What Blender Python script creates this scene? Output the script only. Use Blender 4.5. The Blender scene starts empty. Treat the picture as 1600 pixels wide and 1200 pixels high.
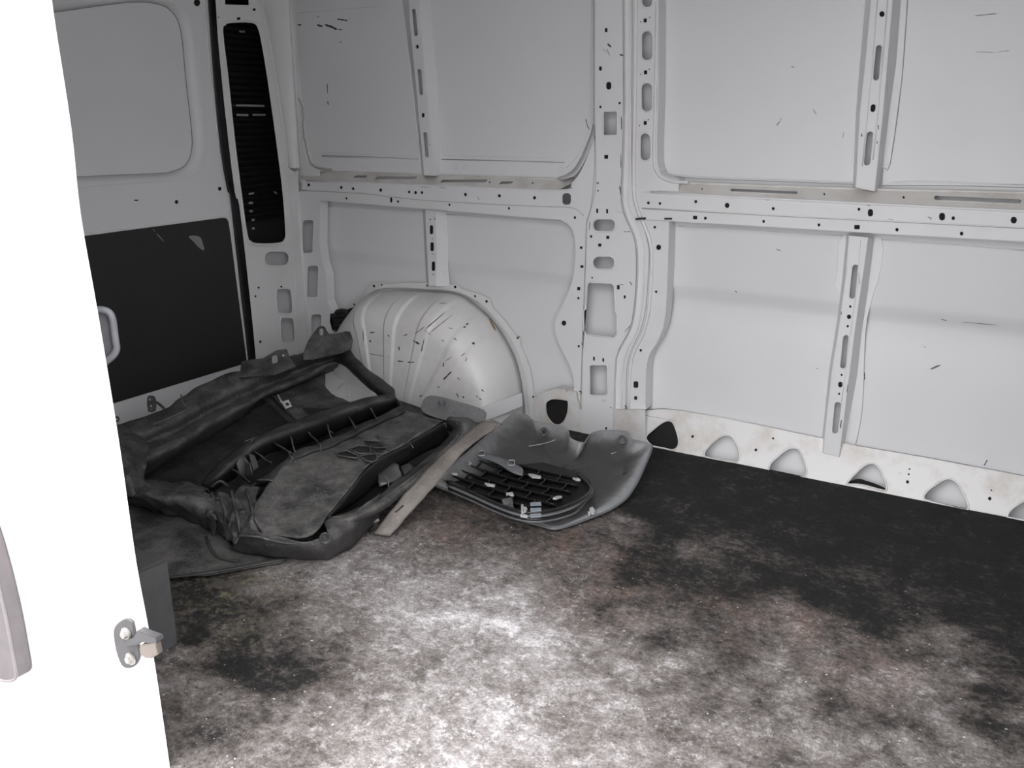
import bpy, bmesh, math, random
from mathutils import Vector, noise
random.seed(7)
S = bpy.context.scene
C = S.collection
# ---------------------------------------------------------------- camera, sky, exposure
F, CAMH = 1373.0, 1.07
PITCH, YAW = math.radians(17.16), math.radians(30.78)
cam = bpy.data.objects.new('camera', bpy.data.cameras.new('camera'))
C.objects.link(cam)
cam.data.sensor_width = 36.0
cam.data.lens = 36.0 * F / 1600.0
cam.data.clip_start = 0.02
cam.location = (0, 0, CAMH)
cam.rotation_euler = (math.pi / 2 - PITCH, 0, YAW)
S.camera = cam
w = bpy.data.worlds.new('overcast_sky'); S.world = w; w.use_nodes = True
nt = w.node_tree; bg = nt.nodes['Background']
bg.inputs['Strength'].default_value = 1.0
# overcast sky: the zenith about three times as bright as the horizon
tcw = nt.nodes.new('ShaderNodeTexCoord'); sxw = nt.nodes.new('ShaderNodeSeparateXYZ'); rw = nt.nodes.new('ShaderNodeValToRGB')
nt.links.new(tcw.outputs['Generated'], sxw.inputs[0]); nt.links.new(sxw.outputs['Z'], rw.inputs['Fac']); nt.links.new(rw.outputs['Color'], bg.inputs['Color'])
rw.color_ramp.elements[0].position = 0.0; rw.color_ramp.elements[0].color = (0.42, 0.42, 0.435, 1)
rw.color_ramp.elements[1].position = 0.9; rw.color_ramp.elements[1].color = (1.66, 1.66, 1.69, 1)
S.view_settings.view_transform = 'Standard'
S.view_settings.look = 'None'
S.view_settings.gamma = 1.0
S.view_settings.use_curve_mapping = False
S.view_settings.exposure = 2.62

# ---------------------------------------------------------------- measuring: photo points onto real planes
Rv = Vector((math.cos(YAW), math.sin(YAW), 0)); Fh = Vector((-math.sin(YAW), math.cos(YAW), 0))
cp, sp = math.cos(PITCH), math.sin(PITCH)
CAM = Vector((0, 0, CAMH))
def ray(px, py):
    x, y = px - 800.0, py - 600.0
    return Rv * x + Fh * (F * cp - y * sp) + Vector((0, 0, -(y * cp + F * sp)))
class Plane:
    def __init__(s, O, U, V):
        s.O = Vector(O); s.U = Vector(U).normalized()
        s.N = s.U.cross(Vector(V)).normalized(); s.V = s.N.cross(s.U)
    def hit(s, px, py):
        r = ray(px, py); t = (s.O - CAM).dot(s.N) / r.dot(s.N)
        return CAM + r * t
    def uv(s, px, py):
        d = s.hit(px, py) - s.O
        return (d.dot(s.U), d.dot(s.V))
    def to3(s, u, v, h=0.0): return s.O + s.U * u + s.V * v + s.N * h
YS = 2.68                                  # outer skin of the far side
XR = -2.55                                 # rear pillar plane
YN = 0.76                                  # near side of the body
def proj(p):
    d = Vector(p) - CAM; x = d.dot(Rv); f = d.dot(Fh); z_ = f * cp - d.z * sp; y = -(d.z * cp + f * sp)
    return (800 + F * x / z_, 600 + F * y / z_)
def WALL(o): return Plane((0, YS - o, 0), (1, 0, 0), (0, 0, 1))
def REAR(x): return Plane((x, 0, 0), (0, 1, 0), (0, 0, 1))
def FLOOR(z): return Plane((0, 0, z), (1, 0, 0), (0, 1, 0))
def P(px, py, z): return FLOOR(z).hit(px, py)
def W(px, py, o): return WALL(o).hit(px, py)
def plane3(a, b, c): return Plane(a, b - a, c - a)     # faces the viewer when a,b,c run counter-clockwise

# ---------------------------------------------------------------- objects
WLOC = {}
def link(name, me, mat=None, parent=None, pos=None):
    o = bpy.data.objects.new(name, me); C.objects.link(o)
    if me is not None:
        vs = [v.co for v in me.vertices]
        lo = Vector([min(v[i] for v in vs) for i in range(3)]); hi = Vector([max(v[i] for v in vs) for i in range(3)])
        c = Vector(((lo.x + hi.x) / 2, (lo.y + hi.y) / 2, lo.z)) if pos is None else Vector(pos)
        me.transform(__import__('mathutils').Matrix.Translation(-c))
        if mat is not None and not me.materials: me.materials.append(mat)
    else:
        c = Vector(pos or (0, 0, 0))
    WLOC[o.name] = c
    o.location = c
    if parent is not None:
        o.parent = parent; o.location = c - WLOC[parent.name]
    return o
def empty(name, pos): return link(name, None, None, None, pos)
def tag(o, label, cat, group=None):
    o['label'] = label; o['category'] = cat
    if group: o['group'] = group
    return o
def struct(o): o['kind'] = 'structure'; return o

def smooth_path(pts, closed=False, n=4):
    m = len(pts); out = []
    rng = range(m) if closed else range(m - 1)
    for i in rng:
        p0 = pts[(i - 1) % m] if closed or i > 0 else pts[0]
        p1 = pts[i]; p2 = pts[(i + 1) % m]
        p3 = pts[(i + 2) % m] if closed or i + 2 < m else pts[-1]
        for k in range(n):
            t = k / n
            out.append(tuple(0.5 * (2 * b + (c - a) * t + (2 * a - 5 * b + 4 * c - d) * t * t + (3 * b - a - 3 * c + d) * t ** 3)
                             for a, b, c, d in zip(p0, p1, p2, p3)))
    if not closed: out.append(tuple(pts[-1]))
    return out
def slot(cx, cy, ww, hh, r=None, lean=0.0, n=5):
    """rounded rectangle; lean = sideways shift per px downwards"""
    if r is None: r = min(ww, hh) / 2
    r = min(r, ww / 2 - 0.01, hh / 2 - 0.01)
    out = []
    for sx, sy, a0 in ((1, 1, 0), (-1, 1, 90), (-1, -1, 180), (1, -1, 270)):
        for k in range(n):
            a = math.radians(a0 + 90 * k / (n - 1))
            x = sx * (ww / 2 - r) + r * math.cos(a); y = sy * (hh / 2 - r) + r * math.sin(a)
            out.append((cx + x + lean * y, cy + y))
    return out
def dot(cx, cy, r=2.2): return slot(cx, cy, 2 * r, 2.3 * r, n=3)

def mesh_from_curve(cu):
    ob = bpy.data.objects.new('tmp', cu); C.objects.link(ob)
    dg = bpy.context.evaluated_depsgraph_get(); dg.update()
    me = bpy.data.meshes.new_from_object(ob.evaluated_get(dg))
    bpy.data.objects.remove(ob)
    me.materials.clear()
    return me
def plate(pl, outline, holes=(), thick=0.0016, bevel=0.0006, uvspace=False):
    """sheet with real holes; front face on plane pl"""
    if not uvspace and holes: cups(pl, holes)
    cu = bpy.data.curves.new('c', 'CURVE'); cu.dimensions = '2D'; cu.fill_mode = 'BOTH'
    for poly in [outline] + list(holes):
        sp_ = cu.splines.new('POLY'); sp_.points.add(len(poly) - 1); sp_.use_cyclic_u = True
        for i, p in enumerate(poly):
            u, v = p if uvspace else pl.uv(*p)
            sp_.points[i].co = (u, v, 0, 1)
    cu.extrude = max(thick / 2 - bevel, 1e-5); cu.bevel_depth = bevel; cu.offset = -bevel; cu.bevel_resolution = 1
    me = mesh_from_curve(cu)
    for v in me.vertices:
        v.co = pl.to3(v.co.x, v.co.y, v.co.z - thick / 2)
    me.name = 'plate'
    return me
HOLE_SHADES = []  # dark patches behind small holes, standing in for the shade inside
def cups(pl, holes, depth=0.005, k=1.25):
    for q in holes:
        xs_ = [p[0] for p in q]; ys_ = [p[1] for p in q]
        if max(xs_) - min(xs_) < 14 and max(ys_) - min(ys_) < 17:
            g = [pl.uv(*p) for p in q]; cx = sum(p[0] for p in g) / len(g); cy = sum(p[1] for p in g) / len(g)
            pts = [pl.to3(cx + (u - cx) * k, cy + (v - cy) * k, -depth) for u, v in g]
            HOLE_SHADES.append(prism(pts, -pl.N * 0.001))
def bm_mesh(bm, smooth=False):
    bmesh.ops.recalc_face_normals(bm, faces=bm.faces)
    me = bpy.data.meshes.new('m'); bm.to_mesh(me); bm.free()
    if smooth:
        for p in me.polygons: p.use_smooth = True
    return me
def join(*mes):
    bm = bmesh.new()
    for m in mes: bm.from_mesh(m)
    me = bpy.data.meshes.new('j'); 
    sm = any(p.use_smooth for m in mes for p in m.polygons)
    bm.to_mesh(me); bm.free()
    return me
def loft(lines, closed=False, thick=0.0, smooth=True, closed_rows=False):
    bm = bmesh.new(); rows = [[bm.verts.new(p) for p in l] for l in lines]
    nr = len(rows); m = len(rows[0])
    for i in range(nr if closed_rows else nr - 1):
        a, b = rows[i], rows[(i + 1) % nr]
        for j in range(m if closed else m - 1):
            k = (j + 1) % m
            bm.faces.new((a[j], a[k], b[k], b[j]))
    if thick:
        bmesh.ops.recalc_face_normals(bm, faces=bm.faces)
        bmesh.ops.solidify(bm, geom=bm.faces[:], thickness=thick)
    return bm_mesh(bm, smooth)
def tube(pts, r, seg=8, closed=False, flat=1.0, up=None, taper=None):
    """tube along 3D points; flat<1 squashes across `up`"""
    pts = [Vector(p) for p in pts]; n = len(pts); rows = []
    if up is None:
        e_ = (pts[-1] - pts[0]) if not closed else Vector((1, 0, 0))
        mz = max(abs((b - a).normalized().z) for a, b in zip(pts, pts[1:]) if (b - a).length > 1e-9)
        up = Vector((0, 0, 1)) if mz < 0.9 else Vector((0.6, -0.8, 0))
    for i, p in enumerate(pts):
        a = pts[(i - 1) % n] if closed or i else pts[0]; b = pts[(i + 1) % n] if closed or i < n - 1 else pts[-1]
        t = (b - a).normalized()
        u = (up or Vector((0, 0, 1))); s = t.cross(u)
        if s.length < 1e-3: s = t.cross(Vector((0, 1, 0)))
        s.normalize(); nn = s.cross(t)
        rr = r * (taper[i] if taper else 1)
        rows.append([p + s * rr * math.cos(2 * math.pi * k / seg) + nn * rr * flat * math.sin(2 * math.pi * k / seg) for k in range(seg)])
    bm = bmesh.new(); vr = [[bm.verts.new(q) for q in row] for row in rows]
    for i in range(n if closed else n - 1):
        a, b = vr[i], vr[(i + 1) % n]
        for j in range(seg):
            k = (j + 1) % seg; bm.faces.new((a[j], a[k], b[k], b[j]))
    if not closed:
        bm.faces.new(vr[0]); bm.faces.new(vr[-1])
    return bm_mesh(bm, True)
def prism(pts, down, bev=0.0):
    """solid from a planar 3D outline pushed along `down`"""
    bm = bmesh.new(); a = [bm.verts.new(p) for p in pts]
    f = bm.faces.new(a); e = bmesh.ops.extrude_face_region(bm, geom=[f])
    bmesh.ops.translate(bm, verts=[v for v in e['geom'] if isinstance(v, bmesh.types.BMVert)], vec=down)
    if bev: bmesh.ops.bevel(bm, geom=bm.edges[:], offset=bev, segments=2, affect='EDGES')
    return bm_mesh(bm)
def box(lo, hi, bev=0.0):
    x0, y0, z0 = lo; x1, y1, z1 = hi
    return prism([Vector((x0, y0, z0)), Vector((x1, y0, z0)), Vector((x1, y1, z0)), Vector((x0, y1, z0))], Vector((0, 0, z1 - z0)), bev)
def skirt(pl, outline, depth, thick=0.0012, splay=0.0, closed=False):
    """side walls of a pressing: from the outline back into the wall"""
    fr = [pl.to3(*pl.uv(*p)) for p in outline]
    bk = [q - pl.N * depth for q in fr]
    return loft([fr, bk], closed=closed, thick=thick, smooth=False)
def rim(pl, poly, r=0.0022, flat=0.5, h=0.0):
    return tube([pl.to3(*pl.uv(*p), h) for p in poly], r, 6, closed=True, flat=flat, up=pl.N)
def bead(pl, pts, r=0.003, flat=0.5, h=0.0, n=3):
    pp = smooth_path(pts, n=n) if n > 1 else pts
    return tube([pl.to3(*pl.uv(*p), h) for p in pp], r, 6, flat=flat, up=pl.N)

# ---------------------------------------------------------------- materials
def new_mat(name):
    m = bpy.data.materials.new(name); m.use_nodes = True
    return m, m.node_tree, m.node_tree.nodes['Principled BSDF']
def nz(t, scale, detail=4, rough=0.6, dist=0.0, stretch=None):
    tc = t.nodes.new('ShaderNodeNewGeometry'); n = t.nodes.new('ShaderNodeTexNoise')
    n.inputs['Scale'].default_value = scale; n.inputs['Detail'].default_value = detail
    n.inputs['Roughness'].default_value = rough; n.inputs['Distortion'].default_value = dist
    if stretch:
        mp = t.nodes.new('ShaderNodeMapping'); mp.inputs['Scale'].default_value = stretch
        t.links.new(tc.outputs['Position'], mp.inputs['Vector']); t.links.new(mp.outputs['Vector'], n.inputs['Vector'])
    else: t.links.new(tc.outputs['Position'], n.inputs['Vector'])
    return n.outputs['Fac']
def ramp(t, src, stops):
    r = t.nodes.new('ShaderNodeValToRGB'); t.links.new(src, r.inputs['Fac'])
    while len(r.color_ramp.elements) < len(stops): r.color_ramp.elements.new(0.5)
    for e, (p, c) in zip(r.color_ramp.elements, stops):
        e.position = p; e.color = (c, c, c, 1) if isinstance(c, (int, float)) else (*c, 1)
    return r.outputs['Color']
def mixc(t, fac, a, b, mode='MIX'):
    m = t.nodes.new('ShaderNodeMix'); m.data_type = 'RGBA'; m.blend_type = mode
    for s, i in ((fac, 0), (a, 6), (b, 7)):
        if isinstance(s, (int, float)): m.inputs[i].default_value = s
        elif isinstance(s, tuple): m.inputs[i].default_value = (*s, 1)
        else: t.links.new(s, m.inputs[i])
    return m.outputs[2]
def mathn(t, op, a, b, c=None):
    m = t.nodes.new('ShaderNodeMath'); m.operation = op
    for i, s in enumerate((a, b, c)):
        if s is None: continue
        if isinstance(s, (int, float)): m.inputs[i].default_value = s
        else: t.links.new(s, m.inputs[i])
    return m.outputs[0]
def bump(t, b, h, strength, dist=0.002):
    n = t.nodes.new('ShaderNodeBump'); n.inputs['Strength'].default_value = strength; n.inputs['Distance'].default_value = dist
    t.links.new(h, n.inputs['Height']); t.links.new(n.outputs['Normal'], b.inputs['Normal'])
def paint(name, col, rough=0.42, dirt=0.10, dcol=(0.40, 0.36, 0.31), lo=0.50, hi=0.78, sc=3.5):
    m, t, b = new_mat(name)
    d1 = ramp(t, nz(t, sc, 6, 0.65), [(lo, 0.0), (hi, 1.0)])
    d2 = ramp(t, nz(t, 60, 4, 0.7), [(0.66, 0.0), (0.80, 1.0)])
    f = mathn(t, 'MAXIMUM', mathn(t, 'MULTIPLY', d1, dirt), mathn(t, 'MULTIPLY', d2, dirt * 1.6))
    t.links.new(mixc(t, f, col, dcol), b.inputs['Base Color'])
    b.inputs['Roughness'].default_value = rough
    bump(t, b, nz(t, 180, 3), 0.12, 0.0006)
    return m
def plain(name, col, rough=0.5, metal=0.0):
    m, t, b = new_mat(name)
    t.links.new(mixc(t, ramp(t, nz(t, 25, 4), [(0.4, 0.0), (0.7, 1.0)]), col, tuple(min(1, c * 0.82) for c in col)), b.inputs['Base Color'])
    b.inputs['Roughness'].default_value = rough; b.inputs['Metallic'].default_value = metal
    return m
def dusty(name, base, dust, amt=(0.42, 0.75), rough=0.6, scale=9, scratch=0.5, bstr=0.35):
    m, t, b = new_mat(name)
    g = t.nodes.new('ShaderNodeNewGeometry'); sx = t.nodes.new('ShaderNodeSeparateXYZ')
    t.links.new(g.outputs['Normal'], sx.inputs[0])
    n1 = ramp(t, nz(t, scale, 8, 0.68), [(amt[0], 0.0), (amt[1], 1.0)])
    n2 = ramp(t, nz(t, 140, 5, 0.75), [(0.45, 0.0), (0.75, 1.0)])
    f = mathn(t, 'MULTIPLY', mathn(t, 'ADD', mathn(t, 'MULTIPLY', n1, 0.75), mathn(t, 'MULTIPLY', n2, 0.40)),
              ramp(t, sx.outputs['Z'], [(0.0, 0.25), (0.8, 1.0)]))
    c = mixc(t, f, base, dust)
    wv = ramp(t, nz(t, 14, 2, 0.5, 1.5, (1, 6, 2)), [(0.488, 0.0), (0.494, 1.0), (0.497, 1.0), (0.503, 0.0)])
    sc = mathn(t, 'MULTIPLY', wv, ramp(t, nz(t, 30, 3), [(0.55, 0.0), (0.62, scratch)]))
    t.links.new(mixc(t, sc, c, (0.36, 0.36, 0.36)), b.inputs['Base Color'])
    b.inputs['Roughness'].default_value = rough
    bump(t, b, nz(t, 55, 6, 0.65), bstr, 0.004)
    return m
WHITE = paint('white_body_paint', (0.70, 0.70, 0.705))
WHITE2 = paint('white_frame_paint', (0.72, 0.715, 0.72), dirt=0.16)
SKIN = paint('white_skin_paint', (0.71, 0.71, 0.72), dirt=0.08)
DIRTY = paint('soiled_sill_paint', (0.70, 0.69, 0.68), dirt=0.55, dcol=(0.46, 0.40, 0.33), lo=0.47, hi=0.66, sc=9)
SEALANT = paint('sealant', (0.42, 0.39, 0.36), 0.7, 0.4)
JOINT = plain('grimy_joint', (0.34, 0.33, 0.325), 0.7)
OUTER = paint('outer_body_paint', (0.80, 0.80, 0.80), 0.3, 0.0)
BLACK = plain('black_rubber', (0.012, 0.012, 0.012), 0.6)
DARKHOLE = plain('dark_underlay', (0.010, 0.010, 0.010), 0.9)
BOARD = dusty('dark_faced_board', (0.016, 0.015, 0.014), (0.05, 0.05, 0.045), (0.5, 0.9), 0.55, 5, 0.0, 0.1)
GREYP = plain('grey_plastic', (0.10, 0.10, 0.105), 0.5)
STEEL = plain('zinc_steel', (0.42, 0.40, 0.38), 0.4, 0.7)
BRASSY = plain('dull_steel_tip', (0.26, 0.225, 0.20), 0.4, 0.8)
SCUFF = plain('scuff_grime', (0.06, 0.055, 0.05), 0.8)
RUST = plain('rust', (0.30, 0.17, 0.07), 0.8)
CLIPM = plain('pale_clip', (0.62, 0.62, 0.60), 0.4)

# ================================================================ FLOOR
# dust density measured at spots of the floor (0 bare black mat, 1 thick pale dust)
DUST = [(300,930,.12),(350,900,.25),(330,960,.10),(380,950,.22),(420,930,.35),(300,1000,.08),(270,1020,.45),(250,1060,.38),(350,990,.3),(360,1040,.06),(420,1050,.08),(460,1060,.12),(400,1000,.18),(310,1080,.42),
 (300,1150,.3),(350,1130,.40),(400,1100,.42),(390,1130,.35),(480,1120,.46),(550,1180,.6),(620,1180,.62),(480,1180,.4),(470,980,.42),(520,1000,.4),(520,960,.5),(440,900,.55),(520,900,.66),(600,890,.60),(640,850,.55),(700,840,.45),(600,940,.68),(660,960,.78),(720,960,.80),(700,920,.64),
 (760,900,.62),(780,940,.75),(800,980,.85),(850,1000,.75),(820,900,.5),(880,880,.42),(940,870,.45),(960,840,.42),(760,860,.42),(700,800,.35),(760,830,.30),(830,840,.34),(900,835,.34),(965,815,.36),
 (620,1000,.66),(640,1050,.5),(690,1090,.66),(740,1060,.62),(760,1120,.82),(720,1180,.68),(820,1140,.66),(800,1060,.62),(880,1050,.62),(880,1120,.56),(960,1180,.5),(860,1190,.58),
 (900,930,.42),(950,960,.36),(1000,930,.34),(930,1000,.5),(980,1010,.5),(1000,980,.42),(1060,970,.36),(1040,1000,.2),(1050,1030,.62),(1000,1060,.56),(960,1080,.55),(1050,1090,.45),(1080,1060,.35),(1120,1090,.32),(1180,1100,.42),(1030,1150,.5),(1100,1180,.52),(1130,1150,.5),(1180,1180,.45),
 (1000,860,.12),(1000,900,.14),(1040,870,.13),(1090,860,.36),(1120,860,.30),(1150,870,.14),(1060,900,.12),(1100,920,.14),(1150,920,.1),(1090,940,.22),(1160,960,.36),(1110,970,.32),(1140,1010,.22),(1210,1000,.42),(1220,950,.42),(1240,980,.52),(1220,1050,.48),(1280,1020,.5),(1260,1080,.52),(1290,985,.38),
 (1000,740,.0),(1080,760,.02),(1050,820,.02),(1150,800,.02),(1000,800,.03),(1250,860,.02),(1200,900,.05),(1280,930,.05),(1350,850,.0),(1450,850,.0),(1550,900,.0),(1350,950,.03),(1300,800,.0),(1400,800,.01),(1500,960,.05),(1560,960,.02),(1590,1000,.05),(1580,840,.0),(1390,990,.08),
 (1340,1010,.35),(1350,1040,.42),(1420,1000,.38),(1480,1000,.4),(1460,1050,.5),(1400,1060,.58),(1520,1060,.5),(1540,1080,.12),(1530,1130,.15),(1570,1080,.22),(1590,1120,.36),(1360,1080,.5),(1330,1110,.36),(1450,1110,.55),(1500,1150,.52),(1400,1150,.5),(1300,1160,.48),(1260,1140,.5),(1480,1190,.5),(1580,1190,.42),(1230,1190,.42),(1290,1090,.2),(1370,1120,.28),(1430,1130,.3),
 (1520,1010,.3),(1560,1030,.15),(600,760,.3),(300,700,.05),(450,700,.1),(700,700,.1),(500,800,.2)]
DP = []
for a, b, v in DUST:
    q = P(a, b, 0); DP.append((q.x, q.y, v))
GREEN = [(330,890,60),(360,930,60),(420,915,50),(370,985,40),(300,905,40),(400,900,50)]
GP = [(P(a, b, 0), r) for a, b, r in GREEN]
BROWN = [(720,810,90),(700,840,60),(960,880,80),(1150,960,80),(880,850,90),(1260,980,70),(1340,1040,80),(960,930,90),(1190,960,60)]
BP = [(P(a, b, 0), r) for a, b, r in BROWN]
def dust_at(x, y):
    sw = sv = 0.0
    for a, b, v in DP:
        d = (x - a) ** 2 + (y - b) ** 2 + 1e-4
        if d > 0.6: continue
        k = 1 / d ** 1.6; sw += k; sv += k * v
    return sv / sw if sw else 0.25
bm = bmesh.new(); NX, NY = 330, 170
X0, X1, Y0, Y1 = -2.56, 1.30, 0.765, 2.612
gv = []; dv = []; gr = []; br = []
for j in range(NY + 1):
    row = []
    for i in range(NX + 1):
        x = X0 + (X1 - X0) * i / NX; y = Y0 + (Y1 - Y0) * j / NY
        h = 0.0012 * noise.noise(Vector((x * 6, y * 6, 0)))
        wx = x + 0.030 * noise.noise(Vector((x * 9, y * 9, 3))); wy = y + 0.030 * noise.noise(Vector((x * 9, y * 9, 9)))
        row.append(bm.verts.new((x, y, h - 0.0012)))
        dv.append(dust_at(wx, wy) if x < 0.45 else 0.3)
        gr.append(max(0.0, max(1 - ((wx - q.x) ** 2 + (wy - q.y) ** 2) ** 0.5 / (r * 0.0026) for q, r in GP)))
        br.append(max(0.0, max(1 - ((wx - q.x) ** 2 + (wy - q.y) ** 2) ** 0.5 / (r * 0.0022) for q, r in BP)))
    gv.append(row)
for j in range(NY):
    for i in range(NX):
        bm.faces.new((gv[j][i], gv[j][i + 1], gv[j + 1][i + 1], gv[j + 1][i]))
me = bm_mesh(bm, True)
for nm, arr in (('dust', dv), ('moss', gr), ('mud', br)):
    at = me.attributes.new(nm, 'FLOAT', 'POINT'); at.data.foreach_set('value', arr)
m, t, b = new_mat('dusty_black_floor_mat')
def attr(nm):
    a = t.nodes.new('ShaderNodeAttribute'); a.attribute_name = nm; return a.outputs['Fac']
fine = nz(t, 48, 9, 0.80, 0.25, (1.0, 1.2, 1)); mid = nz(t, 11, 9, 0.72, 0.5); gl = nz(t, 240, 4, 0.7)
d = mathn(t, 'ADD', attr('dust'), mathn(t, 'MULTIPLY', mathn(t, 'SUBTRACT', fine, 0.5), 1.2))
d = mathn(t, 'ADD', d, mathn(t, 'MULTIPLY', mathn(t, 'SUBTRACT', mid, 0.5), 1.0))
col = ramp(t, d, [(0.0, (0.010, 0.010, 0.0095)), (0.14, (0.018, 0.017, 0.016)), (0.34, (0.080, 0.070, 0.064)), (0.55, (0.165, 0.150, 0.142)), (0.8, (0.315, 0.30, 0.298)), (1.08, (0.60, 0.59, 0.60))])
mudf = mathn(t, 'MULTIPLY', attr('mud'), ramp(t, mid, [(0.40, 0.0), (0.62, 1.0)]))
col = mixc(t, mudf, col, mixc(t, 1.0, col, (0.80, 0.62, 0.54), 'MULTIPLY'))
mossf = mathn(t, 'MULTIPLY', attr('moss'), ramp(t, nz(t, 45, 5, 0.7), [(0.50, 0.0), (0.66, 1.0)]))
col = mixc(t, mossf, col, (0.150, 0.150, 0.095))
brk = ramp(t, nz(t, 26, 9, 0.82, 0.2), [(0.535, 0.0), (0.60, 1.0)])
col = mixc(t, mathn(t, 'MULTIPLY', brk, ramp(t, attr('dust'), [(0.25, 0.0), (0.75, 0.62)])), col, (0.60, 0.59, 0.595))
grn = ramp(t, nz(t, 170, 5, 0.8), [(0.36, 0.50), (0.64, 1.0)])
col = mixc(t, 1.0, col, grn, 'MULTIPLY'); col = mixc(t, 1.0, col, (1.45, 1.43, 1.43), 'MULTIPLY')
dkp = ramp(t, nz(t, 19, 9, 0.80, 0.4), [(0.34, 1.0), (0.42, 0.0)])
col = mixc(t, mathn(t, 'MULTIPLY', dkp, 0.55), col, (0.030, 0.028, 0.028))
spk = ramp(t, nz(t, 110, 2, 0.4), [(0.735, 0.0), (0.75, 1.0)])
col = mixc(t, mathn(t, 'MULTIPLY', spk, ramp(t, attr('dust'), [(0.0, 0.03), (0.35, 0.7)])), col, (0.72, 0.71, 0.70))
t.links.new(col, b.inputs['Base Color']); b.inputs['Roughness'].default_value = 0.8
b.inputs['Specular IOR Level'].default_value = 0.25
bump(t, b, mathn(t, 'ADD', fine, gl), 0.5, 0.003)
floor = struct(link('floor', me, m, pos=(0, 1.7, 0)))
bs = link('floor_base', box((X0 - 0.2, YN + 0.01, -0.06), (X1, 2.61, -0.004)), DARKHOLE, floor)

# ================================================================ FAR SIDE WALL
wall = struct(link('wall_back', None, None, None, (0, YS, 0)))
# outer skin: swage line half way up the lower panel
zs = W(1450, 492, 0).z
prof = [(-0.16, -0.045), (-0.10, -0.010), (0.02, 0.0), (0.12, 0.004), (zs - 0.20, 0.004), (zs - 0.10, 0.010), (zs - 0.045, 0.017), (zs - 0.02, 0.014), (zs + 0.0, 0.004), (zs + 0.02, 0.0), (0.95, 0.0), (1.3, 0.0), (1.95, 0.0)]
xs = [-2.70 + 4.0 * i / 40 for i in range(41)]
link('outer_skin', loft([[Vector((x, YS + dy, z)) for x in xs] for z, dy in prof], thick=0.0012), SKIN, wall)

def add(name, mes, mat, parent=wall):
    return link(name, join(*mes) if len(mes) > 1 else mes[0], mat, parent)
# --- belt rail, rear half, with the frame that runs down beside the wheel arch
pl = WALL(0.06)
Lout = [(455,282)] + smooth_path([(466,282),(482,282),(680,289),(872,297),(893,286),(910,262),(929,214)], n=4) + \
       [(932,260),(929,300),(922,330),(918,345),(914,420),(909,560),(907,652),(897,652)] + \
       smooth_path([(897,640),(897,600),(892,575),(880,550),(869,525),(868,500),(880,475),(894,440),(899,405),(899,378),(893,356),(880,346)], n=3) + \
       smooth_path([(860,342),(700,329),(500,313)], n=3) + smooth_path([(500,326),(499,380),(503,410),(510,431),(511,470),(518,487),(530,540),(535,600)], n=2) + \
       [(490,605),(478,590),(470,500),(465,400),(460,320)]
h = [slot(481,369.5,17,52,4,-0.03), slot(488.5,440,17,50,4,-0.03), slot(494,512,16,42,4,-0.03)]
h += [dot(*p) for p in [(482,289,2.2),(533,293,2.2),(551.5,295,2),(594.5,297,2.4),(639,300,2),(649,301,2.3),(659,301,2),(727,304,2.4),(780,306,2.4),(835,309,2.4),(541,310,1.6),(621.5,315,1.7),(702,320,1.7),(795,325.5,1.8),
     (898,340,2),(908,387,2),(903.5,466,1.8),(881,505,3.6),(904,541,1.8),(905.5,614,1.8),(464,347,1.5),(466,355,1.5),(470,440,1.3),(478,478,1.3),(479,482,1.3)]]
h += [slot(611,312.5,3.5,8), slot(909,416.5,5,4,1), slot(904,451,5,5,1)]
a = plate(pl, Lout, h)
s1 = skirt(pl, smooth_path([(897,652),(897,600),(892,575),(880,550),(869,525),(868,500),(880,475),(894,440),(899,405),(899,378),(893,356),(880,346),(860,342),(700,329),(500,313)], n=2), 0.058)
s2 = skirt(pl, [(500,313),(499,380),(503,410),(510,431),(511,470),(518,487),(530,540)], 0.045)
rims = [rim(pl, q, 0.0018) for q in h[:3]]
cr = bead(pl, [(470,297),(560,301),(632,309),(680,313),(780,319),(855,322),(895,324),(912,336)], 0.0022, 0.5)
cr2 = bead(pl, [(478,283),(680,290),(872,298),(896,288)], 0.0035, 0.7, h=-0.001)
add('belt_rail', [a, s1, s2, cr, cr2] + rims, WHITE2)
# --- shelf on top of the rear rail (slopes up to the skin)
def zo(px, py, o): return W(px, py, o)
def inclined(a, oa, b_, ob, c, oc): return plane3(W(*a, oa), W(*b_, ob), W(*c, oc))
sh = inclined((466,283), 0.06, (872,297), 0.06, (872,280), 0.012)
hs = [slot(563,276,20,4.2,2,-1.0), slot(619,278,64,5,2.4,-1.0), slot(725,283,72,5,2.4,-1.0), slot(791,285.5,20,5,2,-1.0), dot(832,286,1.2), dot(765,284.5,1.2)]
shelf = plate(sh, [(466,283),(872,297),(893,286),(905,268),(870,280),(680,274),(480,266),(462,268)], hs)
shl = [bead(sh, [(600,273),(650,274.5)], 0.0015), bead(sh, [(480,266),(680,273),(870,280)], 0.003, 0.8)]
add('rail_shelf', [shelf] + shl + [rim(sh, q, 0.0016) for q in hs[:4]], paint('soiled_shelf_paint', (0.66, 0.64, 0.61), dirt=0.5, lo=0.45, hi=0.7, sc=8))
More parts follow.
